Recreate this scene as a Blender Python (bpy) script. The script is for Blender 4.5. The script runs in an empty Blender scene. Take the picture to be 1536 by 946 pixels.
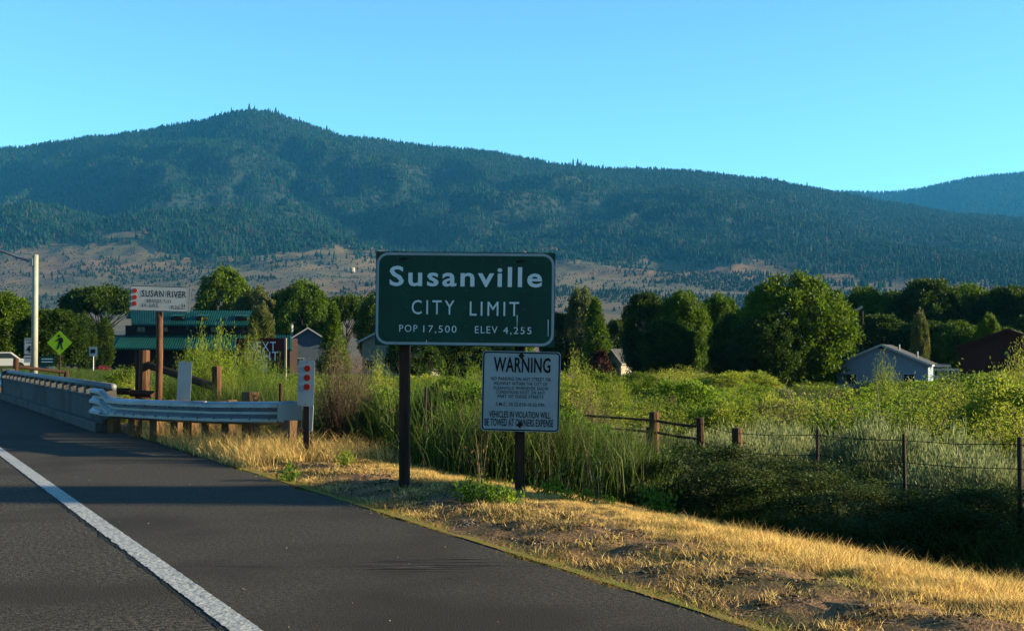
import bpy, math, random
import numpy as np
from mathutils import Vector, Matrix, noise
R = math.radians
rng = np.random.default_rng(7)
random.seed(7)
scene = bpy.context.scene
C = scene.collection

# ------------------------------------------------------------------ camera, sky, sun, exposure
HEAD = R(26.9)                 # the camera looks this far to the right of the road's direction (+Y)
CAMH = 1.45
FWD = Vector((math.sin(HEAD), math.cos(HEAD), 0))
RGT = Vector((math.cos(HEAD), -math.sin(HEAD), 0))
cd = bpy.data.cameras.new('camera'); cam = bpy.data.objects.new('camera', cd); C.objects.link(cam)
cd.lens = 45; cd.sensor_width = 36; cd.clip_start = .1; cd.clip_end = 60000
cam.location = (0, 0, CAMH)
cam.rotation_euler = (R(90 + 1.58), 0, -HEAD)
scene.camera = cam
SUN_AZ, SUN_EL = R(26.9 + 90 + 1.0), R(13.5)
w = bpy.data.worlds.new('World'); scene.world = w; w.use_nodes = True
nt = w.node_tree; bgn = nt.nodes['Background']
sky = nt.nodes.new('ShaderNodeTexSky'); sky.sky_type = 'NISHITA'; sky.sun_disc = False
sky.sun_elevation = SUN_EL; sky.sun_rotation = SUN_AZ; sky.altitude = 1300; sky.air_density = 1.0; sky.dust_density = .3; sky.ozone_density = 1.0
tint = nt.nodes.new('ShaderNodeMix'); tint.data_type = 'RGBA'; tint.blend_type = 'MULTIPLY'
tint.inputs[0].default_value = 1; tint.inputs[7].default_value = (.54, .98, 1.22, 1)
nt.links.new(sky.outputs[0], tint.inputs[6]); nt.links.new(tint.outputs[2], bgn.inputs[0])
bgn.inputs[1].default_value = .05
sd = bpy.data.lights.new('sun', 'SUN'); sun = bpy.data.objects.new('sun', sd); C.objects.link(sun)
sd.energy = 5.0; sd.angle = R(.5); sd.color = (1, .85, .56)
sdir = Vector((math.sin(SUN_AZ) * math.cos(SUN_EL), math.cos(SUN_AZ) * math.cos(SUN_EL), math.sin(SUN_EL)))
sun.rotation_euler = sdir.to_track_quat('Z', 'Y').to_euler()
vs = scene.view_settings; vs.view_transform = 'Standard'; vs.look = 'None'; vs.gamma = 1; vs.exposure = 2.36

# ------------------------------------------------------------------ helpers
def at(px, d):                     # ground position of photograph column px at forward distance d
    p = FWD * d + RGT * ((px - 768) / 1920 * d); return p.x, p.y
def zof(py, d): return CAMH - (py - 526) / 1920 * d
def frame(px, d, z, rot=0):        # local x right, y away from the camera, z up
    x, y = at(px, d)
    return Matrix.Translation((x, y, z)) @ Matrix.Rotation(-HEAD + R(rot), 4, 'Z')
def smooth(a, b, x):
    t = np.clip((x - a) / (b - a), 0, 1); return t * t * (3 - 2 * t)

_PX = np.array([-1e4, -13, 4.3, 5.0, 5.9, 6.4, 7.4, 9.1, 12, 30, 80, 1e5]); _PZ = np.array([-1, -.3, -.03, .05, .01, -.09, -.28, -.63, -.95, -1.4, -2.5, -2.5])
_QX = np.array([-1e4, -13, 4.3, 12, 20, 40, 80, 1e5]); _QZ = np.array([-1, -.3, -.03, -.1, -.6, -1.0, -2.5, -2.5])
def ground_z(x, y):
    x = np.asarray(x, float); y = np.asarray(y, float)
    b = smooth(34, 46, y)
    z = np.interp(x, _PX, _PZ) * (1 - b) + np.interp(x, _QX, _QZ) * b
    off = smooth(4.5, 7, x)
    z = z - 1.3 * smooth(26, 30, y) * (1 - smooth(36, 41, y)) * smooth(4.3, 5.5, x)
    z = z + off * (.25 + .75 * smooth(9, 12, x)) * (.06 * np.sin(x * 1.3 + y * .7) + .05 * np.sin(x * .53 - y * .91 + 1) + .04 * np.sin(2.1 * x + 3.3 * y))
    z = z + smooth(4.3, 4.8, x) * .015 * (np.sin(x * 9 + y * 5) + np.sin(y * 11 - x * 4))
    return z
def gz(x, y): return float(ground_z(x, y))

def setp(o, label=None, cat=None, group=None, kind=None):
    if label: o['label'] = label
    if cat: o['category'] = cat
    if group: o['group'] = group
    if kind: o['kind'] = kind
    return o
def thing(name, label, cat, M=None, group=None):
    o = bpy.data.objects.new(name, None); C.objects.link(o); o.empty_display_size = .2
    if M is not None: o.matrix_world = M
    return setp(o, label, cat, group)

class S:                            # collects polygons, builds ONE mesh object
    def __init__(s): s.v = []; s.f = []; s.m = []
    def poly(s, pts, mi=0):
        n = len(s.v); s.v += [tuple(p) for p in pts]; s.f.append(list(range(n, n + len(pts)))); s.m.append(mi); return s
    def box(s, c, d, M=None, mi=0, taper=1):
        n = len(s.v); hx, hy, hz = d[0] / 2, d[1] / 2, d[2] / 2
        for sz in (-1, 1):
            k = taper if sz > 0 else 1
            for sx, sy in ((-1, -1), (1, -1), (1, 1), (-1, 1)):
                p = Vector((sx * hx * k, sy * hy * k, sz * hz))
                if M is not None: p = M @ p
                s.v.append((p.x + c[0], p.y + c[1], p.z + c[2]))
        for q in ((0, 3, 2, 1), (4, 5, 6, 7), (0, 1, 5, 4), (1, 2, 6, 5), (2, 3, 7, 6), (3, 0, 4, 7)):
            s.f.append([n + i for i in q]); s.m.append(mi)
        return s
    def tube(s, pts, rads, n=8, mi=0, cap=True):
        pts = [Vector(p) for p in pts]; base = len(s.v)
        if not hasattr(rads, '__len__'): rads = [rads] * len(pts)
        for i, p in enumerate(pts):
            t = (pts[min(i + 1, len(pts) - 1)] - pts[max(i - 1, 0)]).normalized()
            a = t.cross(Vector((0, 0, 1)));
            if a.length < .1: a = t.cross(Vector((0, 1, 0)))
            a.normalize(); b = t.cross(a)
            for k in range(n):
                q = 2 * math.pi * k / n
                s.v.append(tuple(p + (a * math.cos(q) + b * math.sin(q)) * rads[i]))
        for i in range(len(pts) - 1):
            for k in range(n):
                k2 = (k + 1) % n
                s.f.append([base + i * n + k, base + i * n + k2, base + (i + 1) * n + k2, base + (i + 1) * n + k]); s.m.append(mi)
        if cap:
            s.f.append([base + k for k in range(n)][::-1]); s.m.append(mi)
            s.f.append([base + (len(pts) - 1) * n + k for k in range(n)]); s.m.append(mi)
        return s
    def prism(s, outline, y0, y1, mi=0):     # outline in (x, z), extruded along y
        n = len(outline); b = len(s.v)
        s.v += [(x, y0, z) for x, z in outline] + [(x, y1, z) for x, z in outline]
        s.f.append([b + i for i in range(n)]); s.m.append(mi)
        s.f.append([b + n + i for i in range(n)][::-1]); s.m.append(mi)
        for i in range(n):
            j = (i + 1) % n
            s.f.append([b + i, b + n + i, b + n + j, b + j]); s.m.append(mi)
        return s
    def build(s, name, mats, parent=None, bevel=0, smoothf=False):
        me = bpy.data.meshes.new(name); me.from_pydata(s.v, [], s.f)
        for m in (mats if isinstance(mats, (list, tuple)) else [mats]): me.materials.append(m)
        me.polygons.foreach_set('material_index', s.m)
        if smoothf: me.polygons.foreach_set('use_smooth', [True] * len(me.polygons))
        me.update()
        o = bpy.data.objects.new(name, me); C.objects.link(o)
        if parent: o.parent = parent
        if bevel:
            b = o.modifiers.new('bevel', 'BEVEL'); b.width = bevel; b.segments = 2; b.limit_method = 'ANGLE'
        return o

def tri_mesh(name, V, T, mats, mi=None):
    me = bpy.data.meshes.new(name); nt_ = len(T)
    me.vertices.add(len(V)); me.vertices.foreach_set('co', np.asarray(V, np.float32).ravel())
    me.loops.add(nt_ * 3); me.loops.foreach_set('vertex_index', np.asarray(T, np.int32).ravel())
    me.polygons.add(nt_); me.polygons.foreach_set('loop_start', np.arange(0, nt_ * 3, 3, dtype=np.int32))
    for m in mats: me.materials.append(m)
    if mi is not None: me.polygons.foreach_set('material_index', np.asarray(mi, np.int32))
    me.update(calc_edges=True); return me

def unit(a): return a / np.maximum(np.linalg.norm(a, axis=-1, keepdims=True), 1e-9)
def leaves(P, D, L, W):              # diamond leaves: base P, direction D, length L, width W -> V, T
    n = len(P); L = np.broadcast_to(L, n)[:, None]; W = np.broadcast_to(W, n)[:, None]
    side = unit(np.cross(D, unit(rng.normal(size=(n, 3)))))
    up = np.cross(side, D)
    V = np.stack([P, P + D * L * .45 + side * W * .5 + up * W * .12, P + D * L, P + D * L * .45 - side * W * .5 + up * W * .12], 1).reshape(-1, 3)
    b = np.arange(n)[:, None] * 4
    T = np.concatenate([b + [0, 1, 2], b + [0, 2, 3]], 1).reshape(-1, 3)
    return V, T
def blades(P, D, L, W, bend):        # grass blades: two-segment, bending over
    n = len(P); L = np.broadcast_to(L, n)[:, None]; W = np.broadcast_to(W, n)[:, None]; bend = np.broadcast_to(bend, n)[:, None]
    h = D.copy(); h[:, 2] = 0; h = unit(h + 1e-6); side = unit(np.cross(D, unit(rng.normal(size=(n, 3)) + [0, 0, .01])))
    m = P + D * L * .55
    tip = m + unit(D + h * bend) * L * .45
    V = np.stack([P - side * W / 2, P + side * W / 2, m - side * W * .4, m + side * W * .4, tip], 1).reshape(-1, 3)
    b = np.arange(n)[:, None] * 5
    T = np.concatenate([b + [0, 1, 3], b + [0, 3, 2], b + [2, 3, 4]], 1).reshape(-1, 3)
    return V, T
class Mix:                           # joins numpy triangle soups
    def __init__(s): s.V = []; s.T = []; s.M = []; s.n = 0
    def add(s, VT, mi=0):
        V, T = VT; s.V.append(V); s.T.append(T + s.n); s.M.append(np.full(len(T), mi)); s.n += len(V); return s
    def mesh(s, name, mats): return tri_mesh(name, np.concatenate(s.V), np.concatenate(s.T), mats, np.concatenate(s.M))
def rods(A, B, ra, rb):              # many thin three-sided sticks
    A = np.asarray(A, float); B = np.asarray(B, float); n = len(A); d = unit(B - A)
    ra = np.broadcast_to(ra, n)[:, None]; rb = np.broadcast_to(rb, n)[:, None]
    a = unit(np.cross(d, unit(rng.normal(size=(n, 3))))); b = np.cross(d, a); out = []
    for base, r in ((A, ra), (B, rb)):
        for q in (0, 2.094, 4.189): out.append(base + (a * math.cos(q) + b * math.sin(q)) * r)
    V = np.stack(out, 1).reshape(-1, 3); i = np.arange(n)[:, None] * 6
    T = np.concatenate([i + t for t in ([0, 1, 4], [0, 4, 3], [1, 2, 5], [1, 5, 4], [2, 0, 3], [2, 3, 5])], 1).reshape(-1, 3)
    return V, T

# ------------------------------------------------------------------ materials
def mat(name, col, rough=.8, col2=None, scale=3, bump=0, bscale=None, metal=0, stretch=None, detail=6, spec=.3, col3=None, scale3=.3, lo=.4, hi=.65, transl=None, island=0, objrand=0, obj=True, alb=.32):
    m = bpy.data.materials.new(name); m.use_nodes = True; N = m.node_tree.nodes; L = m.node_tree.links
    b = N['Principled BSDF']; b.inputs['Roughness'].default_value = rough; b.inputs['Metallic'].default_value = metal
    b.inputs['Specular IOR Level'].default_value = spec * .45
    tc = N.new('ShaderNodeTexCoord'); mp = N.new('ShaderNodeMapping'); L.new(tc.outputs['Object' if obj else 'Generated'], mp.inputs[0])
    if stretch: mp.inputs['Scale'].default_value = stretch
    def nz(sc, dt=detail):
        n = N.new('ShaderNodeTexNoise'); n.inputs['Scale'].default_value = sc; n.inputs['Detail'].default_value = dt; L.new(mp.outputs[0], n.inputs[0]); return n
    def mx(fac, a, c):
        x = N.new('ShaderNodeMix'); x.data_type = 'RGBA'
        if isinstance(fac, float): x.inputs[0].default_value = fac
        else: L.new(fac, x.inputs[0])
        for i, q in ((6, a), (7, c)):
            if isinstance(q, tuple): x.inputs[i].default_value = (*q, 1)
            else: L.new(q, x.inputs[i])
        return x.outputs[2]
    def ramp(src, a, c):
        r = N.new('ShaderNodeMapRange'); r.inputs[1].default_value = a; r.inputs[2].default_value = c; L.new(src, r.inputs[0]); return r.outputs[0]
    c = col = tuple(q * alb for q in col); col2 = col2 and tuple(q * alb for q in col2); col3 = col3 and tuple(q * alb for q in col3)
    c = col
    if col2: c = mx(ramp(nz(scale).outputs[0], lo, hi), col, col2)
    if col3: c = mx(ramp(nz(scale3, 4).outputs[0], .48, .62), c, col3)
    def jitter(c, src, amt):
        h = N.new('ShaderNodeHueSaturation'); r = N.new('ShaderNodeMapRange'); L.new(src, r.inputs[0]); r.inputs[3].default_value = 1 - amt; r.inputs[4].default_value = 1 + amt
        L.new(r.outputs[0], h.inputs['Value'])
        r2 = N.new('ShaderNodeMapRange'); L.new(src, r2.inputs[0]); r2.inputs[3].default_value = .5 + amt * .06; r2.inputs[4].default_value = .5 - amt * .06
        L.new(r2.outputs[0], h.inputs['Hue'])
        if isinstance(c, tuple): h.inputs['Color'].default_value = (*c, 1)
        else: L.new(c, h.inputs['Color'])
        return h.outputs[0]
    if island:
        g = N.new('ShaderNodeNewGeometry'); c = jitter(c, g.outputs['Random Per Island'], island)
    if objrand:
        g = N.new('ShaderNodeObjectInfo'); c = jitter(c, g.outputs['Random'], objrand)
    if isinstance(c, tuple): b.inputs['Base Color'].default_value = (*c, 1)
    else: L.new(c, b.inputs['Base Color'])
    if bump:
        bp = N.new('ShaderNodeBump'); bp.inputs['Strength'].default_value = 1; bp.inputs['Distance'].default_value = bump
        L.new(nz(bscale or scale * 4).outputs[0], bp.inputs['Height']); L.new(bp.outputs[0], b.inputs['Normal'])
    if transl:
        t = N.new('ShaderNodeBsdfTranslucent'); s = N.new('ShaderNodeMixShader'); s.inputs[0].default_value = transl
        if isinstance(c, tuple): t.inputs[0].default_value = (*c, 1)
        else: L.new(c, t.inputs[0])
        L.new(b.outputs[0], s.inputs[1]); L.new(t.outputs[0], s.inputs[2]); L.new(s.outputs[0], N['Material Output'].inputs[0])
    m['nodes'] = 1; return m

M = {}
M['asphalt'] = mat('asphalt', (.05, .042, .032), .9, (.14, .115, .085), 34, .008, 90, col3=(.05, .038, .026), scale3=.5)
M['lane'] = mat('lane_asphalt', (.035, .03, .022), .9, (.19, .16, .12), 30, .012, 70, col3=(.06, .046, .03), scale3=.7)
M['line'] = mat('road_paint', (.72, .72, .70), .6, (.45, .44, .42), 9, .012, 25, lo=.5, hi=.72)
M['crack'] = mat('crack_filler', (.012, .011, .011), .7)
M['scuff'] = mat('scuff_mark', (.15, .14, .13), .9, (.06, .052, .045), 14, lo=.35, hi=.6, stretch=(.6, 3, 1))
M['gravel'] = mat('gravel', (.26, .135, .06), .95, (.50, .29, .13), 26, .015, 60, col3=(.14, .12, .03), scale3=1.3)
M['soil'] = mat('soil', (.22, .125, .045), .95, (.34, .20, .07), 3, .03, 30, col3=(.07, .07, .025), scale3=.25)
M['moss'] = mat('edge_moss', (.26, .27, .02), .95, (.42, .28, .06), 7, .01, 60, lo=.42, hi=.56)
M['concrete'] = mat('concrete', (.19, .195, .19), .9, (.15, .155, .15), 2, .004, 60, col3=(.13, .12, .11), scale3=1.2)
M['galv'] = mat('galvanised_steel', (.58, .63, .70), .42, (.46, .50, .56), 3, metal=.8, col3=(.42, .41, .41), scale3=.8)
M['railpaint'] = mat('weathered_rail_metal', (.36, .38, .40), .6, (.28, .30, .32), 3, metal=.3)
M['wood'] = mat('treated_timber', (.30, .17, .075), .85, (.12, .065, .03), 5, .004, 12, stretch=(8, 8, 1))
M['darkwood'] = mat('weathered_dark_post', (.12, .055, .03), .9, (.05, .028, .018), 4, .006, 10, stretch=(10, 10, 1))
M['redwood'] = mat('redwood_post', (.22, .105, .05), .85, (.12, .045, .02), 4, .006, 10, stretch=(9, 9, 1))
M['rust'] = mat('rusty_steel', (.06, .04, .03), .8, (.05, .03, .025), 12)
M['signgreen'] = mat('sign_green', (.003, .085, .045), .45, (.003, .07, .04), 2.5, col3=(.004, .10, .055), scale3=4, spec=.4)
M['signwhite'] = mat('sign_white', (.62, .66, .66), .45, (.52, .56, .57), 3, alb=.37)
M['legend'] = mat('sign_legend_white', (.80, .80, .78), .5, alb=.62)
M['black'] = mat('sign_black', (.012, .012, .013), .5)
M['bolt'] = mat('bolt_metal', (.25, .25, .25), .5, metal=.8)
M['red'] = mat('red_reflector', (.72, .035, .01), .35)
M['lime'] = mat('fluorescent_lime', (.42, .80, .02), .5)
M['pole'] = mat('painted_pole', (.62, .62, .50), .5, (.5, .5, .42), 3)
M['teal'] = mat('green_metal_roof', (.02, .19, .16), .5, (.015, .14, .12), .8, col3=(.03, .16, .14), scale3=.4)
M['logwall'] = mat('brown_log_wall', (.05, .022, .015), .8, (.025, .014, .01), 2, stretch=(1, 1, 8))
M['glass'] = mat('window_glass', (.03, .04, .05), .08, spec=.6)
M['white'] = mat('white_paint', (.75, .75, .73), .6, (.62, .62, .6), 4)
M['beige'] = mat('beige_siding', (.42, .38, .28), .8, (.36, .33, .25), 2)
M['bluewall'] = mat('blue_siding', (.38, .48, .58), .7, (.34, .43, .53), 1.5)
M['dimwall'] = mat('blue_grey_siding', (.17, .22, .27), .8, (.14, .18, .23), 1.5)
M['shingle'] = mat('grey_shingles', (.12, .12, .13), .9, (.07, .07, .08), 5, .01, 20)
M['barnred'] = mat('barn_red_siding', (.16, .045, .03), .85, (.11, .03, .022), 2, .01, 5, stretch=(8, 8, .5))
M['boardred'] = mat('red_sign_board', (.20, .012, .012), .6, (.14, .01, .01), 1.5)
M['tan'] = mat('tan_paint', (.55, .48, .36), .7)
M['bark'] = mat('bark', (.10, .075, .055), .95, (.05, .04, .03), 3, .03, 8, stretch=(4, 4, 1))
def leafm(name, c, isl=.35, obr=.12, tr=.4, c2=None, s=.8, alb=.42):
    return mat(name, c, .6, c2, s, island=isl, objrand=obr, transl=tr, spec=.25, alb=alb)
M['leaf'] = leafm('leaf_green', (.13, .22, .008), c2=(.07, .14, .006), s=.35)
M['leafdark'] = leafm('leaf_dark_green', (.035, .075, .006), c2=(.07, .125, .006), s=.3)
M['leafpale'] = leafm('leaf_pale_green', (.17, .19, .045), c2=(.11, .15, .03), s=.4)
M['willow'] = leafm('willow_leaf', (.24, .38, .025), c2=(.12, .20, .014), s=1.0, tr=.5, obr=.3)
M['willowyellow'] = leafm('willow_leaf_yellow', (.38, .45, .045), c2=(.20, .30, .025), s=1.0, tr=.5, obr=.35)
M['under'] = leafm('shaded_undergrowth', (.05, .09, .015), c2=(.08, .10, .025), s=1.0)  # dark green: the shade in gaps and ditch is put into the colour
M['sage'] = leafm('sagebrush_leaf', (.38, .43, .17), c2=(.22, .26, .09), s=2, tr=.35)
M['reed'] = leafm('reed_blade', (.09, .18, .02), c2=(.15, .22, .035), s=1.5)
M['drystem'] = leafm('dry_stem', (.20, .14, .08), c2=(.13, .085, .05), s=2, tr=.1)
M['twig'] = leafm('bare_twig', (.12, .075, .05), c2=(.07, .045, .03), s=2, tr=.05)
M['drygrass'] = leafm('dry_grass', (.74, .53, .15), c2=(.88, .68, .27), s=1.2, isl=.3, alb=.80)
M['straw'] = leafm('straw', (.62, .38, .12), c2=(.46, .27, .08), s=2, isl=.3)
M['greengrass'] = leafm('green_grass', (.09, .115, .02), c2=(.16, .15, .035), s=1.2)
M['redleaf'] = leafm('dark_red_leaf', (.06, .012, .012))
M['conifer'] = mat('mountain_conifer', (.007, .043, .020), .95, objrand=.35, spec=.1)
M['coniferrust'] = mat('dead_conifer', (.11, .05, .03), .95, spec=.1)
M['juniper'] = mat('juniper', (.014, .034, .018), .95, objrand=.3, spec=.1)
M['pink'] = leafm('pink_blossom', (.35, .04, .09))
M['car'] = mat('white_car_paint', (.7, .7, .7), .3); M['tyre'] = mat('tyre_rubber', (.015, .015, .015), .8)
M['blue'] = mat('blue_sign_face', (.02, .12, .35), .5)
M['rock'] = mat('pale_pebble', (.50, .40, .29), .9)

# ------------------------------------------------------------------ text
def text_mesh(body, x0, x1, z0, z1, bold=0.0, spacing=1.0, y=0):
    cu = bpy.data.curves.new('t', 'FONT'); cu.body = body; cu.size = 1; cu.space_character = spacing; cu.offset = bold; cu.resolution_u = 3
    o = bpy.data.objects.new('t', cu); C.objects.link(o)
    dg = bpy.context.evaluated_depsgraph_get(); dg.update()
    me = bpy.data.meshes.new_from_object(o.evaluated_get(dg))
    n = len(me.vertices); a = np.zeros(n * 3); me.vertices.foreach_get('co', a); a = a.reshape(-1, 3)
    lo, hi = a.min(0), a.max(0)
    b = np.zeros_like(a); b[:, 0] = x0 + (a[:, 0] - lo[0]) / (hi[0] - lo[0]) * (x1 - x0); b[:, 2] = z0 + (a[:, 1] - lo[1]) / (hi[1] - lo[1]) * (z1 - z0); b[:, 1] = y
    faces = [list(p.vertices) for p in me.polygons]
    bpy.data.objects.remove(o); bpy.data.curves.remove(cu); bpy.data.meshes.remove(me)
    return b, faces
def lettering(body, box, m, parent, bold=0, spacing=1, y=-.004, name='lettering'):
    V, F = text_mesh(body, *box, bold, spacing, y)
    me = bpy.data.meshes.new(name); me.from_pydata(V.tolist(), [], F); me.materials.append(m); me.update()
    o = bpy.data.objects.new(name, me); C.objects.link(o); o.parent = parent; return o
def rrect(w, h, r, n=6):
    out = []
    for cx, cz, a0 in ((w / 2 - r, h / 2 - r, 0), (-w / 2 + r, h / 2 - r, 90), (-w / 2 + r, -h / 2 + r, 180), (w / 2 - r, -h / 2 + r, 270)):
        for k in range(n + 1):
            a = R(a0 + 90 * k / n); out.append((cx + r * math.cos(a), cz + r * math.sin(a)))
    return out
def plate(name, w, h, r, m, parent, y0=0, y1=.004, ox=0, oz=0):
    return S().prism([(x + ox, z + oz) for x, z in rrect(w, h, r)], y0, y1).build(name, m, parent)
def ring(name, w, h, r, t, m, parent, y):
    s = S(); a = rrect(w, h, r); b = rrect(w - 2 * t, h - 2 * t, max(r - t, .002)); n = len(a)
    for i in range(n):
        j = (i + 1) % n; s.poly([(a[i][0], y, a[i][1]), (a[j][0], y, a[j][1]), (b[j][0], y, b[j][1]), (b[i][0], y, b[i][1])])
    return s.build(name, m, parent)
def disc(name, x, z, r, m, parent, y=-.006, t=.006, n=20):
    return S().prism([(x + r * math.cos(2 * math.pi * k / n), z + r * math.sin(2 * math.pi * k / n)) for k in range(n)], y, y + t).build(name, m, parent)

# ------------------------------------------------------------------ ground, road
def axis(lo, hi, fine_lo, fine_hi, step, grow=1.25):
    a = list(np.arange(fine_lo, fine_hi, step)); s = step; x = fine_hi
    while x < hi: a.append(x); s *= grow; x += s
    a.append(hi); s = step; x = fine_lo - step; pre = []
    while x > lo: pre.append(x); s *= grow; x -= s
    pre.append(lo); return np.array(pre[::-1] + a)
xs = axis(-9000, 14000, 3.9, 18, .14, 1.09); ys = axis(-9000, 14000, -2, 45, .22, 1.09)
XX, YY = np.meshgrid(xs, ys); ZZ = ground_z(XX, YY)
ZZ[(XX < 4.2)] -= .05
nx, ny = len(xs), len(ys)
idx = np.arange(nx * ny).reshape(ny, nx); a, b, c, d = idx[:-1, :-1], idx[:-1, 1:], idx[1:, 1:], idx[1:, :-1]
T = np.concatenate([np.stack([a, b, c], -1).reshape(-1, 3), np.stack([a, c, d], -1).reshape(-1, 3)])
me = tri_mesh('ground', np.stack([XX, YY, ZZ], -1).reshape(-1, 3), T, [M['soil']])
me.polygons.foreach_set('use_smooth', [True] * len(me.polygons))
o = bpy.data.objects.new('ground', me); C.objects.link(o); setp(o, kind='structure')

def sheet(name, x0, x1, y0, y1, z, m, thick=None):
    s = S(); s.poly([(x0, y0, z), (x1, y0, z), (x1, y1, z), (x0, y1, z)]); o = s.build(name, m); return setp(o, kind='structure')
EDGE = 4.15
lane = sheet('road', -13, 1.72, -60, 700, 0, M['lane'])
# shoulder with a slightly ragged outer edge and its own thickness
s = S(); yy = np.arange(-6, 120, .25); pe = [EDGE + .035 * math.sin(y * 2.3) + .03 * math.sin(y * 5.1 + 1) + random.uniform(-.015, .015) for y in yy]
for i in range(len(yy) - 1):
    s.poly([(1.72, yy[i], 0), (pe[i], yy[i], 0), (pe[i + 1], yy[i + 1], 0), (1.72, yy[i + 1], 0)])
    s.poly([(pe[i], yy[i], 0), (pe[i], yy[i], -.12), (pe[i + 1], yy[i + 1], -.12), (pe[i + 1], yy[i + 1], 0)])
setp(s.build('shoulder', M['asphalt']), kind='structure')
# edge line, worn along its left side
s = S(); yy = np.arange(-3, 200, .04)
yy = yy[(yy < 25) | (np.arange(len(yy)) % 20 == 0)]
lft = [1.715 + (.012 * noise.noise((0, y * 6, 0)) + .014 * noise.noise((3, y * 23, 0))) for y in yy]
rgt = [1.868 + (.006 * noise.noise((9, y * 8, 0)) + .006 * noise.noise((5, y * 27, 0))) for y in yy]
for i in range(len(yy) - 1): s.poly([(lft[i], yy[i], .005), (rgt[i], yy[i], .005), (rgt[i + 1], yy[i + 1], .005), (lft[i + 1], yy[i + 1], .005)])
setp(s.build('edge_line', M['line']), kind='structure')
def crack(pts, wmax, name='road_crack'):
    s = S(); prev = None
    for (x, y), (x2, y2) in zip(pts[:-1], pts[1:]):
        n = max(2, int(math.hypot(x2 - x, y2 - y) / .05)); dx, dy = x2 - x, y2 - y; l = math.hypot(dx, dy); nx_, ny_ = -dy / l, dx / l
        for k in range(n + 1):
            t = k / n; px, py = x + dx * t, y + dy * t; j = .03 * noise.noise((px * 4, py * 4, 1)) + .012 * noise.noise((px * 17, py * 17, 1)); wd = wmax * (.35 + .9 * abs(noise.noise((px * 3, py * 3, 7))))
            cur = ((px + nx_ * (j - wd), py + ny_ * (j - wd), .0035), (px + nx_ * (j + wd), py + ny_ * (j + wd), .0035))
            if prev: s.poly([prev[0], prev[1], cur[1], cur[0]])
            prev = cur
    return setp(s.build(name, M['crack']), kind='structure')
crack([(1.69, 4.5), (1.66, 6), (1.70, 8), (1.69, 11), (1.70, 16)], .010)
crack([(1.95, 8.75), (2.7, 8.3), (3.4, 8.0), (4.15, 7.6)], .006)
crack([(-3, 12.2), (-.5, 11.0), (1.7, 9.9)], .004)
s = S()
for k in range(16):
    x, y = at(random.uniform(590, 710), random.uniform(8.4, 9.0)); L_ = random.uniform(.12, .45); t = random.uniform(.006, .02)
    s.poly([tuple(Vector((x, y, .004)) + RGT * (-L_) ), tuple(Vector((x, y, .004)) - FWD * t), tuple(Vector((x, y, .004)) + RGT * L_), tuple(Vector((x, y, .004)) + FWD * t)])
setp(s.build('road_scuffs', M['scuff']), kind='structure')
# moss strip and gravel verge beside the pavement
s = S(); yy = np.arange(-2, 30, .12)
mw = [.015 + .09 * noise.noise((y * 1.1, 0, 0)) + .07 * noise.noise((y * 6, 3, 0)) for y in yy]
for i in range(len(yy) - 1):
    a0, a1 = EDGE + .01, EDGE + .07 + mw[i]; b1 = EDGE + .07 + mw[i + 1]
    s.poly([(a0, yy[i], .006), (a1, yy[i], .004), (b1, yy[i + 1], .004), (a0, yy[i + 1], .006)])
setp(s.build('verge_moss', M['moss']), kind='structure')
s = S(); yy = np.arange(-3, 26, .3); xg = np.linspace(EDGE + .02, 5.6, 9)
for i in range(len(yy) - 1):
    wv = [1 + .25 * math.sin(y * .9) for y in (yy[i], yy[i + 1])]
    for j in range(8):
        q = [(EDGE + .02 + (xg[j + e] - EDGE - .02) * wv[f_], yy[i + f_]) for e, f_ in ((0, 0), (1, 0), (1, 1), (0, 1))]
        s.poly([(x, y, gz(x, y) + .012) for x, y in q])
setp(s.build('gravel_verge', M['gravel']), kind='structure')

# ------------------------------------------------------------------ hills (real distances: foothills from 1.3 km, summit ridge at 4.5 km)
RU = [-900, -300, 0, 100, 200, 300, 345, 375, 410, 450, 500, 560, 640, 720, 780, 840, 900, 960, 1030, 1100, 1160, 1210, 1260, 1340, 1440, 1536, 1800, 2600]
RY = [300, 250, 224, 214, 200, 183, 168, 165, 171, 185, 200, 210, 219, 225, 235, 246, 252, 254, 255, 263, 271, 280, 290, 306, 321, 329, 345, 380]
def hill_z(u, d, D=4500.):
    u = np.asarray(u, float); d = np.asarray(d, float)
    yr = np.interp(u, RU, RY); yr = yr - 0
    k = [1100, 1350, 1800, 2200, 2650, 3000, 3400, D]
    f = [540, 512, 462, 428, 388, None, None, None]
    y0 = np.interp(d, k[:5], f[:5])
    t = np.clip((d - 2650) / (D - 2650), 0, 1)
    y = np.where(d < 2650, y0, 388 + (yr - 388) * (t ** .86))
    z = CAMH + d * (526 - y) / 1920
    zr = CAMH + D * (526 - yr) / 1920
    return np.where(d > D, zr - (d - D) * .22, z)
def fb(u, d, s, k=0): return np.array([noise.fractal((a * s * .9 + k, b * s, k), .9, 2.1, 5) for a, b in zip(u.ravel(), d.ravel())]).reshape(u.shape)
def hill_full(u, d, D=4500.):
    z = hill_z(u, d, D); lat = (u - 768) / 1920 * d
    amp = np.clip((526 - np.interp(u, RU, RY)) / 300, .35, 1.15); env = amp * smooth(1150, 2600, d) * (.35 + .65 * smooth(2300, 2900, d)) * (1 - .96 * smooth(D * .82, D * .985, d) * np.where(u > 900, 1, .9)) * (1 - .5 * smooth(900, 1150, u) * smooth(D * .6, D * .8, d))
    n1 = fb((lat + .35 * d) * 1, d * .55, 1 / 900.); n2 = np.abs(fb(lat - .2 * d, d * .5, 1 / 380., 5))
    return z + env * ((60 + 90 * smooth(2700, 3300, d)) * n1 - (38 + 50 * smooth(2700, 3300, d)) * n2 + 14)
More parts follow.
